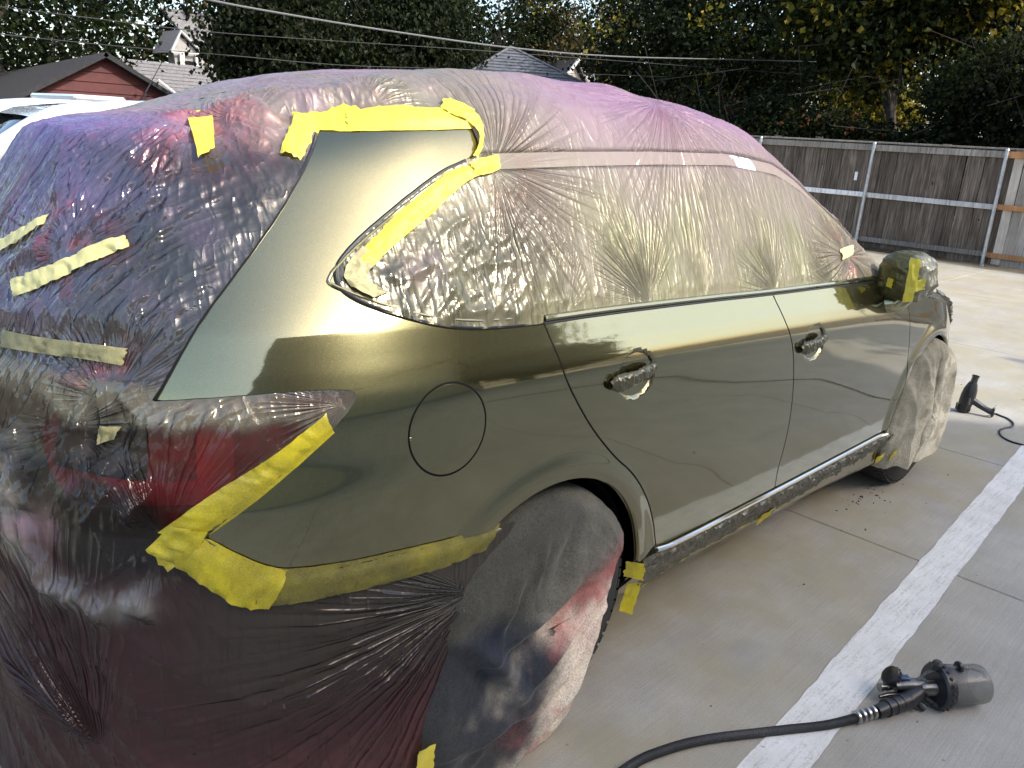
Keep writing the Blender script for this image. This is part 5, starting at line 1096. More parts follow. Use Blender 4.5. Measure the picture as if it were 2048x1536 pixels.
# twigs, dry leaf scraps and grit on the slab
r9 = np.random.default_rng(9); n9 = 70; pts9 = np.concatenate([np.stack([r9.uniform(-.2, 9, n9), r9.uniform(-3.4, -.4, n9)], 1), np.array([2.55, -.93]) + r9.normal(size=(34, 2)) * [.15, .05]])
s = MB()
for k, (x_, y_) in enumerate(pts9):
    l_ = r9.uniform(.002, .007) * (1.7 if k % 17 == 0 else 1); a_ = r9.uniform(0, 6.28); R9 = np.array([[math.cos(a_), -math.sin(a_), 0], [math.sin(a_), math.cos(a_), 0], [0, 0, 1]])
    s.box((x_, y_, .0022), (l_ * 1.6, l_ * r9.uniform(.3, .9), .004), R9)
tag(s.build('grit', simple_mat('dark_grit', (.09, .078, .06), .9, var=.5), None), kind='stuff')

# ------------------------------------------------------------------ fence across the end of the lot
def mat_planks(name, cols, scale=1.0):
    m, nt, out = new_mat(name); p = N(nt, 'ShaderNodeBsdfPrincipled'); oi = N(nt, 'ShaderNodeObjectInfo')
    t = N(nt, 'ShaderNodeTexCoord'); add = N(nt, 'ShaderNodeVectorMath', operation='ADD'); L(nt, t.outputs['Object'], add.inputs[0])
    cx = N(nt, 'ShaderNodeCombineXYZ'); L(nt, math_n(nt, 'MULTIPLY', oi.outputs['Random'], 37.0), cx.inputs[0]); L(nt, cx.outputs[0], add.inputs[1])
    mp = N(nt, 'ShaderNodeMapping'); mp.inputs['Scale'].default_value = (30, 30, 1.6); L(nt, add.outputs[0], mp.inputs[0])
    gr = noise(nt, mp.outputs[0], 1.3, 6, 0.65, 0.4); bl = noise(nt, add.outputs[0], 1.7, 4, 0.6)
    col = ramp(nt, gr, [(0.28, cols[0]), (0.5, cols[1]), (0.75, cols[2])])
    col = mixc(nt, 0.75, col, ramp(nt, oi.outputs['Random'], [(0.0, 0.55), (0.5, 0.95), (1.0, 1.35)]), 'MULTIPLY')
    col = mixc(nt, 0.7, col, ramp(nt, bl, [(0.3, 0.6), (0.65, 1.2)]), 'MULTIPLY')
    kn = N(nt, 'ShaderNodeTexVoronoi'); kn.inputs['Scale'].default_value = 3.2; L(nt, add.outputs[0], kn.inputs['Vector'])
    col = mixc(nt, ramp(nt, kn.outputs['Distance'], [(0.03, 0.85), (0.075, 0.0)]), col, (.018, .013, .010))
    L(nt, col, p.inputs['Base Color']); p.inputs['Roughness'].default_value = 0.85; p.inputs['Specular IOR Level'].default_value = 0.2
    L(nt, bump(nt, gr, 0.4, 0.006), p.inputs['Normal']); L(nt, p.outputs[0], out.inputs[0]); return m
M_PL_OLD = mat_planks('weathered_plank', ((.040, .029, .021), (.125, .098, .074), (.25, .215, .18)))
M_PL_NEW = mat_planks('new_plank', ((.30, .25, .20), (.44, .39, .33), (.54, .50, .44)))
M_RAIL_OLD = mat_planks('weathered_rail', ((.10, .085, .07), (.24, .215, .185), (.36, .33, .29)))
M_RAIL_NEW = mat_planks('new_rail', ((.24, .10, .04), (.36, .18, .08), (.44, .25, .13)))
M_RAIL_WH = mat_planks('peeling_white_rail', ((.34, .32, .29), (.74, .73, .70), (.80, .79, .77)))
M_GALV = simple_mat('galvanised_pipe', (0.46, 0.48, 0.49), rough=0.42, metal=0.7, var=.25, scale=14)
FX = 13.60
fence = thing('board_fence', 'weathered grey board fence on metal pipe posts, its right end of pale new boards', 'fence', (FX, 2, 0))
pl_meshes = []
for k in range(6):
    s = MB(); s.box((0, 0, .93), (.019, .134 + .004 * (k % 3), 1.84 + .012 * (k % 4)), None, .003); pl_meshes.append(s.mesh('plank'))
y = -4.6; k = 0
def dup_part(name, me, mat, parent, loc, rot=(0, 0, 0)):
    o = bpy.data.objects.new(name, me); COL.objects.link(o); o.parent = parent; o.location = Vector(loc) - Vector(parent.location); o.rotation_euler = rot
    if not me.materials: me.materials.append(mat)
    o.material_slots[0].link = 'OBJECT'; o.material_slots[0].material = mat; return o
while y < 9.4:
    dup_part('plank', pl_meshes[int(rng.integers(6))], M_PL_NEW if y < 1.50 else M_PL_OLD, fence, (FX + .03 + float(rng.normal(0, .0025)), y, .02 + float(rng.normal(0, .012))), (float(rng.normal(0, .0035)), 0, float(rng.normal(0, .012)))); y += .1415; k += 1
POSTS = [-5.1, -2.9, -.62, 1.66, 3.82, 6.05, 8.25]
def rail(y0, y1, z, h, mat, dx=0.0, tz=0.0):
    s = MB(); s.box((0, 0, 0), (.038, y1 - y0 - .004, h), None, .004); o = dup_part('rail', s.mesh('rail'), mat, fence, (FX - .002 + dx, (y0 + y1) / 2, z)); o.rotation_euler = (tz, 0, 0); return o
for a_, b_ in zip(POSTS[:-1], POSTS[1:]):
    new = b_ < 1.8
    rail(a_, b_, 1.785, .105, M_RAIL_NEW if new else M_RAIL_OLD, 0, float(rng.normal(0, .002)))
    rail(a_, b_, .955, .085, M_RAIL_NEW if new else M_RAIL_WH, 0, float(rng.normal(0, .003)))
    rail(a_, b_, .175, .085, M_RAIL_NEW if new else M_RAIL_OLD, 0, float(rng.normal(0, .003)))
    s = MB(); s.box((0, 0, 0), (.09, b_ - a_ - .004, .03), None, .004); dup_part('cap_board', s.mesh('cap_board'), M_RAIL_OLD, fence, (FX + .02, (a_ + b_) / 2, 1.875))
for p_ in POSTS:
    s = MB(); s.tube([(0, 0, -.05), (0, 0, 1.86)], .030, 16); s.tube([(0, 0, 1.855), (0, 0, 1.875)], [.034, .026], 16)
    for z in (1.785, .955, .175): s.box((.012, 0, z), (.045, .078, .03), None, .004)
    dup_part('pipe_post', s.mesh('pipe_post', True), M_GALV, fence, (FX - .052, p_, 0), (float(rng.normal(0, .012)), 0, 0))
s = MB(); s.box((0, 0, 0), (.004, .055, .15)); dup_part('white_patch', s.mesh('white_patch'), simple_mat('white_paint_patch', (.75, .75, .74), .5, var=.1), fence, (FX + .014, 4.06, 1.27))

# ------------------------------------------------------------------ houses beyond the lot
M_RED = simple_mat('barn_red_boards', (0.070, 0.014, 0.013), rough=0.75, var=.25, scale=3, bump_s=.1)  # red darkened to stand in for the shade on the gable
M_ROOFD = simple_mat('dark_shingle', (0.018, 0.018, 0.020), rough=0.9, var=.35, scale=8, bump_s=.3)
M_ROOFG = simple_mat('grey_shingle', (0.14, 0.135, 0.135), rough=0.9, var=.35, scale=9, bump_s=.3)
M_ROOFB = simple_mat('slate_blue_shingle', (0.085, 0.092, 0.105), rough=0.85, var=.35, scale=7, bump_s=.3)
M_WHITE = simple_mat('white_house_paint', (0.46, 0.455, 0.44), rough=0.6, var=.1, scale=5)
M_SIDING = simple_mat('grey_siding', (0.26, 0.25, 0.24), rough=0.7, var=.2, scale=4)
M_BEIGE = simple_mat('beige_siding', (0.42, 0.37, 0.30), rough=0.7, var=.15, scale=4)
def slab_poly(s, pts, t=.12):
    """thick plate from a planar polygon"""
    p = [np.array(q, float) for q in pts]; n = np.cross(p[1] - p[0], p[2] - p[0]); n /= np.linalg.norm(n)
    if n[2] < 0: n = -n
    k = len(p); b = len(s.v); s.v += [tuple(q) for q in p] + [tuple(q - n * t) for q in p]
    s.f += [tuple(b + i for i in range(k)), tuple(b + k + i for i in reversed(range(k)))] + [(b + i, b + k + i, b + k + (i + 1) % k, b + (i + 1) % k) for i in range(k)]
    return s
def shingle_rows(a0, a1, b0, b1, rows, name, mat, parent, lift=.02, proud=.03):
    """courses from the eave (a0-a1) up to the ridge (b0-b1), each lapping the one below"""
    a0, a1, b0, b1 = [np.array(v, float) for v in (a0, a1, b0, b1)]; n = np.cross(a1 - a0, b0 - a0); n /= np.linalg.norm(n); n = n if n[2] > 0 else -n
    for k in range(rows):
        t0, t1 = k / rows, (k + 1.12) / rows; t1 = min(t1, 1)
        p = [a0 + (b0 - a0) * t0 + n * (lift + proud), a1 + (b1 - a1) * t0 + n * (lift + proud), a1 + (b1 - a1) * t1 + n * lift, a0 + (b0 - a0) * t1 + n * lift]
        s = MB(); slab_poly(s, p, .02); s.build(name, mat, parent)
barn = thing('red_outbuilding', 'dark red gabled outbuilding with black shingle roof at far left behind the white vehicle', 'outbuilding', (8, 26, 0))
A_, EL, ER, BL, BR, HH = (8.17, 26, 3.37), (4.3, 26, 1.22), (11.2, 26, 1.66), (2.2, 38, 1.1), (12.2, 38, 1.4), (7.2, 38, 2.05)
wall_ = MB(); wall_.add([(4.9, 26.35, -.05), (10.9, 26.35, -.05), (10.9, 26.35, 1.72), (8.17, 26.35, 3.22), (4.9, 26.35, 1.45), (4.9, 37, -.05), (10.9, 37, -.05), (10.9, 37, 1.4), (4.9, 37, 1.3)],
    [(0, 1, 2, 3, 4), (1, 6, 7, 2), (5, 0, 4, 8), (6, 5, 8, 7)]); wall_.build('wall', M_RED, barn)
zz = -.02
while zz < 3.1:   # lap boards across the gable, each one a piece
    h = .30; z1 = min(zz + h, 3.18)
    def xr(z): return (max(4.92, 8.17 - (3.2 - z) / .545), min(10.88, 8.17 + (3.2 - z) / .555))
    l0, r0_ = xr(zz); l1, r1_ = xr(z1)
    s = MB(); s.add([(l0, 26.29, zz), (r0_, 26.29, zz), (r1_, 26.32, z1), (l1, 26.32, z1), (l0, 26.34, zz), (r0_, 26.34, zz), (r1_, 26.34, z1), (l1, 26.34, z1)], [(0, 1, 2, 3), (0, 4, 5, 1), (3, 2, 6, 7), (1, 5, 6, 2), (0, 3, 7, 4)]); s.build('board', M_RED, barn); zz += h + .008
s = MB(); slab_poly(s, (A_, EL, BL, HH)); slab_poly(s, (A_, ER, BR, HH)); s.build('roof', M_ROOFD, barn)
s = MB(); s.box((9.75, 26.0, 2.42), (3.75, .07, .13), np.array([[.885, 0, .465], [0, 1, 0], [-.465, 0, .885]])); s.box((6.2, 26.0, 2.2), (4.55, .07, .13), np.array([[.875, 0, -.485], [0, 1, 0], [.485, 0, .875]])); s.build('bargeboard', M_ROOFD, barn)

gh = thing('grey_roofed_house', 'house with long grey shingle roof and a white framed dormer behind the red outbuilding', 'house', (14, 38, 0))
s = MB(); s.box((15, 38.6, 1.2), (9.5, 6, 2.5)); s.build('wall', M_SIDING, gh)
shingle_rows((10.3, 33.4, 2.35), (16.2, 33.4, 2.35), (11.5, 35.6, 3.72), (16.2, 35.6, 3.72), 9, 'shingle_course', M_ROOFG, gh)
s = MB(); slab_poly(s, [(10.3, 33.4, 2.35), (16.2, 33.4, 2.35), (16.2, 35.6, 3.72), (11.5, 35.6, 3.72)]); slab_poly(s, [(16.5, 38.0, 4.5), (22.0, 38.0, 4.5), (20.5, 41, 6.6), (16.0, 41, 6.6)]); s.build('roof', M_ROOFG, gh)
dm = MB(); dm.add([(15.5, 38.1, 2.4), (16.5, 38.1, 2.4), (16.5, 38.1, 4.5), (15.64, 38.1, 5.15), (15.3, 38.1, 4.45)], [(0, 1, 2, 3, 4)]); dm.box((16.6, 38.9, 3.6), (1.9, 1.4, 2.2)); dm.build('dormer', M_SIDING, gh)
for x_, w_ in ((15.62, .22), (16.36, .2)):
    s = MB(); s.box((x_, 37.95, 3.35), (w_, .16, 2.0), None, .01); s.build('dormer_post', M_WHITE, gh)
s = MB(); s.tube([(15.12, 37.9, 4.36), (15.64, 37.9, 5.33), (16.62, 37.9, 4.5)], .075, 6); s.tube([(15.2, 37.9, 4.34), (16.6, 37.9, 4.42)], .05, 6); s.build('dormer_trim', M_WHITE, gh)
s = MB(); slab_poly(s, [(15.64, 37.85, 5.40), (15.05, 37.85, 4.36), (15.05, 40, 4.36), (15.64, 40, 5.40)], .06); slab_poly(s, [(15.64, 37.85, 5.40), (16.75, 37.85, 4.45), (18.9, 40.4, 4.6), (18.4, 40.4, 5.75)], .06); s.build('dormer_roof', M_ROOFG, gh)
s = MB(); s.box((16.0, 38.03, 3.4), (.45, .05, 1.3)); s.build('dormer_window', M_GLASS, gh)
s = MB(); s.tube([(12.55, 33.2, 2.9), (13.2, 33.2, 2.45)], .06, 6); s.build('gable_trim', M_WHITE, gh)

HS = .62
def near(p, f=.62): return CAM * [1, 1, 0] * (1 - f) + np.array(p, float) * f + np.array([0, 0, 1.6847 * (1 - f)])
hh = thing('hip_roofed_house', 'low house with pyramid roof of blue grey shingles peeking over the SUV roof', 'house', (18, 17.8, 0))
hp_ = near((29.7, 30, 5.82)); c4 = [near(v) for v in ((25.2, 29.3, 3.75), (31.4, 25.0, 3.75), (36.5, 30.5, 3.75), (30.0, 35.5, 3.75))]
s = MB(); s.box((18.5, 17.8, 1.45), (4.6, 4.0, 3.0)); s.build('wall', M_BEIGE, hh)
for i_ in range(4):
    a_, b_ = c4[i_], c4[(i_ + 1) % 4]; s = MB(); s.add([a_, b_, hp_], [(0, 1, 2)]); s.build('roof', M_ROOFB, hh)
    if i_ in (0, 1, 3):
        for k in range(13):
            t0, t1 = k / 13, min((k + 1.1) / 13, .995); n = np.cross(b_ - a_, hp_ - a_); n /= np.linalg.norm(n); n = n if n[2] > 0 else -n
            q = [a_ + (hp_ - a_) * t0 + n * .05, b_ + (hp_ - b_) * t0 + n * .05, b_ + (hp_ - b_) * t1 + n * .02, a_ + (hp_ - a_) * t1 + n * .02]
            s = MB(); slab_poly(s, q, .02); s.build('shingle_course', M_ROOFB, hh)
s = MB()
for a_ in c4: s.tube([a_ + [0, 0, .05], hp_ + [0, 0, .06]], .05, 6)
s.build('ridge_cap', M_ROOFB, hh)
wg = thing('white_gabled_house', 'distant house gable with white trim between the pyramid roof and the trees', 'house', (26.2, 22.3, 0))
gx, gy, ga = 26.29, 22.5, 4.83
s = MB(); s.add([(gx - .85, gy, 0), (gx + .9, gy, 0), (gx + .9, gy, 3.9), (gx, gy, ga - .15), (gx - .85, gy, 3.9), (gx - .85, gy + 3, 0), (gx + .9, gy + 3, 0), (gx + .9, gy + 3, 3.9), (gx, gy + 3, ga - .15), (gx - .85, gy + 3, 3.9)], [(0, 1, 2, 3, 4), (0, 4, 9, 5), (1, 6, 7, 2)]); s.build('wall', M_BEIGE, wg)
s = MB(); slab_poly(s, [(gx, gy - .2, ga), (gx - 1.1, gy - .2, 3.75), (gx - 1.1, gy + 3.2, 3.75), (gx, gy + 3.2, ga)]); slab_poly(s, [(gx, gy - .2, ga), (gx + 1.1, gy - .2, 3.7), (gx + 1.1, gy + 3.2, 3.7), (gx, gy + 3.2, ga)]); s.build('roof', M_ROOFD, wg)
s = MB(); s.tube([(gx - 1.05, gy - .26, 3.72), (gx, gy - .26, ga - .04), (gx + 1.05, gy - .26, 3.68)], .09, 6); s.build('gable_trim', M_WHITE, wg)

# unseen block added right of the lot to shade the bay and shape reflections
gar = thing('shade_building', 'unseen cream stucco building with a tall brown hip roof, added to shade the lot', 'building', (0, -15, 0))
GX0, GX1, GY, GH = -14.0, 9.4, -12.8, 5.6
s = MB(); s.box(((GX0 + GX1) / 2, GY - 3.6, GH / 2 - .05), (GX1 - GX0, 7.2, GH)); s.build('wall', simple_mat('cream_stucco', (0.42, 0.37, 0.27), .85, var=.1, scale=2, bump_s=.2), gar)
s = MB(); e_ = [np.array(v, float) for v in ((GX0 - .4, GY + .4, GH - .1), (GX1 + .4, GY + .4, GH - .1), (GX1 + .4, GY - 7.6, GH - .1), (GX0 - .4, GY - 7.6, GH - .1), (-10.5, GY - 3.6, 13.9), (6.9, GY - 3.6, 13.9))]
s.add(e_, [(0, 1, 5, 4), (1, 2, 5), (2, 3, 4, 5), (3, 0, 4), (3, 2, 1, 0)]); s.build('roof', simple_mat('brown_black_shingle', (0.075, 0.064, 0.042), .9, var=.3, scale=3, bump_s=.3), gar)
s = MB(); s.box(((GX0 + GX1) / 2, GY + .04, .2), (GX1 - GX0 + .1, .1, .5)); s.build('plinth', M_SIDING, gar)

# ------------------------------------------------------------------ white vehicle on the far side
M_WPAINT = simple_mat('white_car_paint', (0.52, 0.53, 0.54), rough=0.25, coat=1.0, var=.03)
veh = thing('white_vehicle', 'white parked SUV with dark windscreen peeking out left of the wrapped car', 'car', (1, 3.85, 0))
VY = 3.85
def loft(name, st, mat, parent, n=16, e=.35):
    """st: (x, z0, z1, half width at z0, half width at z1)"""
    s = MB(); rows = []
    for (x_, z0, z1, w0, w1) in st:
        row = []
        for k in range(n):
            t = k / (n - 1); row.append((x_, VY - (w0 + (w1 - w0) * t) * (1 if t < .999 else .97), z0 + (z1 - z0) * t))
        for k in range(n):
            t = 1 - k / (n - 1); row.append((x_, VY + (w0 + (w1 - w0) * t) * (1 if t < .999 else .97), z0 + (z1 - z0) * t))
        rows.append(row)
    m_ = 2 * n
    for r in rows: s.v += r
    s.f = [(i * m_ + j, (i + 1) * m_ + j, (i + 1) * m_ + (j + 1) % m_, i * m_ + (j + 1) % m_) for i in range(len(rows) - 1) for j in range(m_)] + [tuple(range(m_ - 1, -1, -1)), tuple((len(rows) - 1) * m_ + j for j in range(m_))]
    return s.build(name, mat, parent, True)
loft('body', [(-2.0, .38, .72, .80, .74), (-1.9, .30, .92, .90, .82), (-1.5, .26, 1.0, .95, .88), (-.75, .24, 1.08, .96, .90), (0, .22, 1.08, .96, .92), (1.5, .22, 1.09, .96, .92), (2.5, .24, 1.08, .95, .90), (2.75, .34, 1.0, .90, .84)], M_WPAINT, veh)
loft('cabin', [(-.62, 1.05, 1.10, .90, .88), (-.30, 1.06, 1.37, .91, .82), (.02, 1.06, 1.60, .92, .76), (.10, 1.06, 1.64, .92, .74), (1.0, 1.06, 1.66, .92, .73), (2.0, 1.06, 1.63, .91, .72), (2.45, 1.06, 1.50, .90, .72), (2.68, 1.04, 1.12, .88, .80)], M_GLASS, veh)
s = MB(); xs_ = np.linspace(.0, 2.35, 24); zt2 = np.interp(xs_, [0, .12, .35, 1.0, 1.8, 2.35], [1.615, 1.665, 1.70, 1.745, 1.72, 1.60])
V = [(x_, VY + y_ * .80, z_ - .07 * abs(y_) ** 4) for x_, z_ in zip(xs_, zt2) for y_ in np.linspace(-1, 1, 17)]
V2 = [(a_, b_, c_ - .05) for a_, b_, c_ in V]; n_ = 17
s.add(V + V2, [(i * n_ + j, (i + 1) * n_ + j, (i + 1) * n_ + j + 1, i * n_ + j + 1) for i in range(23) for j in range(16)] + [(len(V) + i * n_ + j, len(V) + i * n_ + j + 1, len(V) + (i + 1) * n_ + j + 1, len(V) + (i + 1) * n_ + j) for i in range(23) for j in range(16)]); s.build('roof', M_WPAINT, veh, True)
for sg in (-1, 1):
    pts = bez([(-.80, VY + sg * .92, 1.06), (-.42, VY + sg * .885, 1.33), (-.05, VY + sg * .83, 1.575), (.20, VY + sg * .79, 1.65), (.8, VY + sg * .775, 1.69), (1.7, VY + sg * .775, 1.68), (2.3, VY + sg * .78, 1.57), (2.62, VY + sg * .86, 1.2)], 60)
    s = MB(); s.tube(pts, .058, 12); s.build('roof_pillar', M_WPAINT, veh, True)
    for x_ in (.95, 1.85):
        s = MB(); s.tube([(x_, VY + sg * .935, 1.06), (x_ + .03, VY + sg * .80, 1.66)], .04, 10); s.build('door_pillar', M_WPAINT, veh, True)
s = MB(); s.box((.35, VY - .2, 1.735), (.3, .9, .035), None, .012); s.build('roof_rack', M_WPAINT, veh)
s = MB(); s.tube([(.671, 3.4, 1.72), (.70, 3.4, 1.80), (.822, 3.4, 1.995)], [.006, .004, .0025], 8); s.build('aerial', M_BLACK, veh)
for x_ in (-1.15, 1.75):
    for sg in (-1, 1):
        o = bpy.data.objects.new('wheel', tm); COL.objects.link(o); o.parent = veh; o.location = Vector((x_, VY + sg * .84, .386)) - veh.location; o.scale = (1, 1 if sg < 0 else -1, 1)
        q_ = bpy.data.objects.new('rim', rm); COL.objects.link(q_); q_.parent = o

# ------------------------------------------------------------------ overhead wires
M_WIRE = simple_mat('cable', (0.10, 0.105, 0.11), rough=.5); M_WIRE_D = simple_mat('black_cable', (0.012, 0.012, 0.013), rough=.5)
for (pts, rad, mt, lb) in ((WIRES[0], .0125, M_WIRE, 'thick pale overhead cable sloping down from the top left to the pyramid roof'), (WIRES[1], .0055, M_WIRE_D, 'thin black overhead wire between the thick pale cable and the lowest wire'),
                           (WIRES[2], .006, M_WIRE_D, 'lowest black overhead wire crossing in front of the red outbuilding')):
    p = [np.array(q) for q in pts]; p = [p[0] + (p[0] - p[1]) * 3] + p + [p[-1] + (p[-1] - p[-2]) * 3]
    s = MB(); s.tube(bez(p, 160), rad, 6); tag(s.build('overhead_wire', mt, None, True), lb, 'wire', 'overhead wires')

# ------------------------------------------------------------------ trees
def mat_leaf(name):
    m, nt, out = new_mat(name); at = N(nt, 'ShaderNodeAttribute', attribute_name='pigment')
    d = N(nt, 'ShaderNodeBsdfPrincipled'); L(nt, at.outputs['Color'], d.inputs['Base Color']); d.inputs['Roughness'].default_value = .55; d.inputs['Specular IOR Level'].default_value = .12
    t = N(nt, 'ShaderNodeBsdfTranslucent'); L(nt, mixc(nt, 1.0, at.outputs['Color'], (1.2, 1.25, .5), 'MULTIPLY'), t.inputs[0])
    mx = N(nt, 'ShaderNodeMixShader'); mx.inputs[0].default_value = .35; L(nt, d.outputs[0], mx.inputs[1]); L(nt, t.outputs[0], mx.inputs[2]); L(nt, mx.outputs[0], out.inputs[0]); return m
M_LEAF = mat_leaf('leaves')
M_BARK = simple_mat('bark', (0.045, 0.036, 0.028), rough=.95, var=.4, scale=12, bump_s=.6)
PAL = {'dark': [(.014, .026, .010), (.026, .045, .014), (.040, .060, .018)], 'mid': [(.028, .050, .012), (.050, .080, .018), (.085, .105, .022)],
       'yellow': [(.12, .12, .02), (.26, .22, .03), (.36, .29, .05)], 'brown': [(.06, .045, .02), (.13, .095, .04), (.20, .15, .06)], 'grey': [(.03, .042, .022), (.055, .07, .035), (.085, .095, .05)], 'rust': [(.05, .04, .015), (.12, .05, .02), (.20, .08, .03)]}
def leaves(c, sz, nrm_bias, pal, r, up=.3):
    """c (n,3) centres -> folded leaf blades, 2 triangles each"""
    n = len(c); d = r.normal(size=(n, 3)); d[:, 2] -= up; d /= np.linalg.norm(d, axis=1, keepdims=True)
    u = np.cross(d, r.normal(size=(n, 3))); u /= np.linalg.norm(u, axis=1, keepdims=True); w = np.cross(d, u)
    L_ = sz * r.uniform(.6, 1.3, (n, 1)); W_ = L_ * r.uniform(.28, .48, (n, 1)); bend = W_ * .5
    V = np.stack([c, c + d * L_ * .5 + u * W_ + w * bend, c + d * L_, c + d * L_ * .5 - u * W_ + w * bend], 1).reshape(-1, 3)
    i = np.arange(n) * 4; T = np.concatenate([np.stack([i, i + 1, i + 2], 1), np.stack([i, i + 2, i + 3], 1)])
    P_ = np.array(pal) * (.75 if pal[1][0] > .1 else .36); k = r.integers(0, len(P_), n); col = P_[k] * r.uniform(.75, 1.25, (n, 1)); return V, T, np.repeat(col, 4, 0)
def tree(name, label, cat, base, crown, ncl, nleaf, sz, pals, seed, trunk=(.16, 2.5), group=None, up=.3, cl_r=.38, thin=.0, limbs=9, twig=True):
    """crown: list of (cx,cy,cz,rx,ry,rz)"""
    r = np.random.default_rng(seed); base = np.array(base, float); t = thing(name, label, cat, base, group)
    cen = []
    vol = np.array([c[3] * c[4] * c[5] for c in crown]); vol /= vol.sum()
    for (cx, cy_, cz, rx, ry, rz), f in zip(crown, vol):
        m_ = int(ncl * f * 1.5) + 4; q = r.normal(size=(m_, 3)); q /= np.linalg.norm(q, axis=1, keepdims=True); q *= r.uniform(.25, 1, (m_, 1)) ** .45
        q = q * [rx, ry, rz] * (1 + .25 * fbm(q * 2 + seed, 2))[:, None] + [cx, cy_, cz]; keep = gnoise(q * .75 + seed * 3.1) > -.22 + thin; cen.append(q[keep])
    cen = np.concatenate(cen) + base * [1, 1, 0]; cen = cen[cen[:, 2] > .3]
    c = np.repeat(cen, nleaf, 0); c = c + r.normal(size=c.shape) * cl_r * r.uniform(.5, 1.2, (len(c), 1)) * [1, 1, .75]
    pal = pals; V, T, col = [], [], []
    which = r.choice(len(pals), len(cen), p=[w for _, w in pals]); which = np.repeat(which, nleaf)
    b = 0
    for k, (pn, _) in enumerate(pals):
        cc = c[which == k]
        if not len(cc): continue
        v, tt, co = leaves(cc, sz, None, PAL[pn], r, up); V.append(v); T.append(tt + b); col.append(co); b += len(v)
    link('crown', raw_mesh('crown', np.concatenate(V), np.concatenate(T), cols=np.concatenate(col), smooth=False), M_LEAF, t)
    s = MB(); tr, th = trunk; ctr = cen.mean(0); top = np.array([base[0] + (ctr[0] - base[0]) * .6, base[1] + (ctr[1] - base[1]) * .6, th + base[2]])
    bp_ = bez([base + [0, 0, -.1], base + [r.normal() * .08, r.normal() * .08, th * .35], base + (top - base) * .7 + [r.normal() * .1, r.normal() * .1, 0], top], 14); s.tube(bp_, np.interp(np.linspace(0, 1, 14), [0, .15, 1], [tr * 1.35, tr, tr * .6]), 10)
    far = cen[r.choice(len(cen), min(limbs, len(cen)), replace=False)]
    for q in far:
        st_ = bp_[r.integers(7, 14)]; mid = (st_ + q) / 2 + r.normal(size=3) * .25 + [0, 0, .25]; pth = bez([st_, mid, q], 9); s.tube(pth, np.linspace(tr * .42, .012, 9), 7)
        if twig:
            for _ in range(3):
                a_ = pth[r.integers(4, 8)]; s.tube([a_, a_ + r.normal(size=3) * .4 + [0, 0, .1], a_ + r.normal(size=3) * .8], [.02, .012, .005], 5)
    s.build('trunk', M_BARK, t, True); return t
GT = 'trees behind the lot'
tree('evergreen_tree', 'tall dark leafy tree filling the top left corner above the red outbuilding', 'tree', (7, 31, 0), [(0, 0, 5.2, 4.6, 3.5, 3.6), (-3.5, -1, 5, 3, 3, 3.4), (2.2, 0, 7.6, 2.6, 3, 2.4), (-6.5, -1, 4.6, 3, 3, 3.6)], 420, 40, .20, [('dark', .8), ('mid', .2)], 1, (.3, 4), GT, thin=.06, cl_r=.5)
tree('evergreen_tree', 'dark weeping evergreen standing in front of the dormer house', 'tree', (11.2, 20.5, 0), [(0, 0, 3.5, 2.0, 2.0, 2.6), (.9, -.3, 3.2, 1.7, 1.6, 2.2), (-.6, .2, 4.8, 1.3, 1.3, 1.5)], 430, 56, .15, [('dark', .75), ('grey', .25)], 2, (.16, 3), GT, up=1.6, cl_r=.30, thin=-.2)
tree('evergreen_tree', 'dark weeping evergreen left of the pyramid roof', 'tree', (14.6, 19.6, 0), [(0, 0, 3.6, 1.9, 1.8, 2.8), (1.0, -.8, 3.6, 1.5, 1.5, 2.2)], 360, 52, .15, [('dark', .85), ('grey', .15)], 3, (.16, 3), GT, up=1.4, cl_r=.30, thin=-.15)
tree('broadleaf_tree', 'loose dark green tree with visible trunk rising behind the pyramid roof', 'tree', (25.5, 26.4, 0), [(0, 0, 6.6, 3.3, 3, 2.8), (-2.6, .6, 5.6, 2.2, 2.2, 2.2), (2.4, -1, 5.0, 2.0, 2.0, 2.0)], 330, 36, .17, [('dark', .7), ('mid', .3)], 4, (.16, 6), GT, thin=.08, limbs=22)
tree('autumn_tree', 'sparse autumn tree with bare branches and brown yellow leaves right of the pyramid roof', 'tree', (29.0, 23.2, 0), [(0, 0, 6.5, 3.6, 3, 3.0), (2.6, -2.2, 4.8, 2.8, 2.6, 2.4)], 240, 30, .17, [('brown', .65), ('yellow', .2), ('dark', .15)], 5, (.2, 5), GT, thin=.10, limbs=40)
tree('broadleaf_tree', 'dense near black tree behind the fence with a few yellow sprays', 'tree', (19.2, 11.0, 0), [(0, 0, 3.9, 2.3, 2.3, 2.6), (-.3, 1.8, 4.4, 1.9, 1.9, 2.2), (.8, -1.8, 4.2, 1.8, 1.8, 2.2), (0, 0, 1.8, 2.0, 2.4, 1.4)], 560, 48, .14, [('dark', .82), ('mid', .13), ('yellow', .05)], 6, (.2, 3), GT, thin=-.12, cl_r=.36)
tree('broadleaf_tree', 'large leaved green tree with a dark forked trunk behind the second fence post', 'tree', (16.4, 4.55, 0), [(-.2, .8, 4.6, 1.5, 1.5, 1.7), (.2, -.2, 5.6, 1.9, 1.9, 1.5), (.2, 1.9, 5.0, 1.2, 1.3, 1.1), (.1, .75, 3.3, .75, .75, .8)], 420, 46, .15, [('mid', .54), ('dark', .22), ('yellow', .24)], 7, (.12, 4.0), GT, thin=-.06, cl_r=.34, limbs=16)
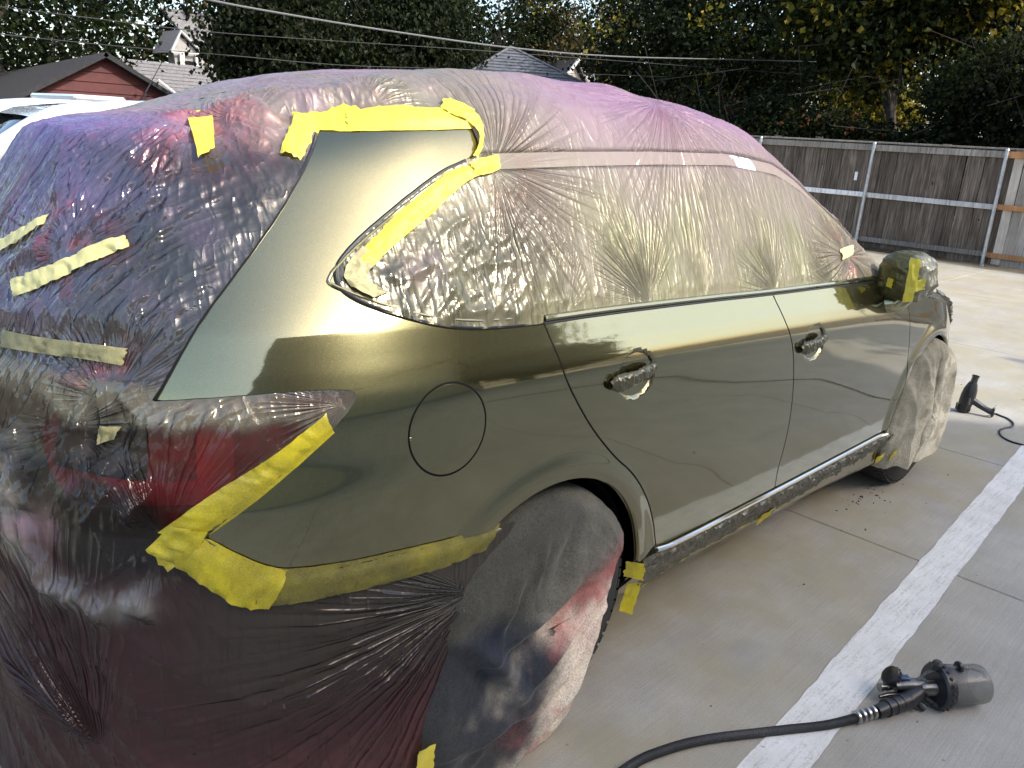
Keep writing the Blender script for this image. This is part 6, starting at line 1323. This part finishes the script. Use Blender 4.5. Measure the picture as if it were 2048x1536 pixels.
tree('broadleaf_tree', 'tall dark tree filling the top right corner', 'tree', (19.6, 3.6, 0), [(0, 0, 5.2, 2.4, 2.6, 2.4), (.3, -2.2, 5, 2.2, 2.2, 2.4), (0, -4.8, 4.6, 2.4, 2.4, 2.8)], 480, 40, .15, [('dark', .75), ('mid', .25)], 8, (.22, 3.4), GT, thin=-.05)
tree('spreading_shrub_tree', 'low wispy grey green tree leaning over the right end of the fence', 'tree', (15.3, 1.15, 0), [(0, .9, 3.0, 1.0, 1.3, .75), (0, .0, 3.35, .95, 1.1, .6), (.1, 1.9, 2.75, .8, .8, .5), (.1, -1.4, 3.1, 1, 1.2, .8)], 420, 44, .085, [('grey', .7), ('mid', .3)], 9, (.09, 2.0), GT, thin=-.05, cl_r=.2, limbs=26)
tree('hedge_bush', 'dark green bush crowding over the fence top with red leaf tips', 'bush', (14.75, 6.6, 0), [(0, 0, 1.75, .75, 1.6, .95), (0, -1.7, 1.6, .7, 1.2, .8), (.1, 1.9, 1.8, .8, 1.4, 1.0)], 400, 48, .085, [('dark', .80), ('mid', .12), ('rust', .08)], 10, (.06, 1.2), None, thin=-.2, cl_r=.2)
tree('hedge_bush', 'very dark bush behind the fence between the pipe posts', 'bush', (14.9, 3.1, 0), [(0, 0, 1.55, .7, 1.5, .85), (0, -1.9, 1.5, .7, 1.4, .75)], 260, 46, .09, [('dark', 1.0)], 11, (.06, 1.2), None, thin=-.2, cl_r=.22)
tree('autumn_tree', 'small bright yellow tree glowing through the gap behind the fence', 'tree', (24.5, 8.7, 0), [(0, 0, 3.2, 1.2, 1.3, 1.2)], 110, 40, .15, [('yellow', .9), ('rust', .1)], 12, (.09, 2.2), GT, thin=-.1)
r_ = np.random.default_rng(77)
BKL = ['distant tree behind the far left end of the red outbuilding', 'distant tree behind the red outbuilding gable', 'distant tree directly behind the white framed dormer', 'distant tree right of the dormer house', 'distant tree behind the left slope of the pyramid roof', 'distant tree behind the right slope of the pyramid roof', 'distant tree behind the dense near black tree', 'distant tree behind the small yellow tree', 'distant tree behind the forked trunk', 'distant tree behind the top right corner tree', 'distant tree beyond the right end of the fence']
BK = [(4, 41), (11, 44), (18, 42), (23, 38), (27, 33), (31, 27), (33, 20), (34, 14), (32, 8), (30, 2), (30, -5)]
for k, (bx, by) in enumerate(BK):
    tree('background_tree', BKL[k], 'tree', (bx, by, 0), [(0, 0, 3.6, 3.4, 3.4, 3.4), (r_.normal(), r_.normal(), 6.4, 2.8, 2.8, 2.4)], 130, 26, .30, [('dark', .7), ('mid', .2), ('brown', .1)], 40 + k, (.22, 4), 'distant trees', thin=-.02, cl_r=.6, limbs=6, twig=False)
# unseen tree added at the block corner to taper its reflection in the paint
tree('reflection_tree', 'unseen dense tree added at the cream building corner to taper its reflection', 'tree', (10.4, -12.0, 0), [(-.6, 0, 4.6, 1.4, 1.4, 3.6), (.9, .2, 2.8, 1.5, 1.4, 2.0)], 420, 34, .26, [('dark', .7), ('mid', .3)], 90, (.24, 3), None, thin=-.2, cl_r=.45)
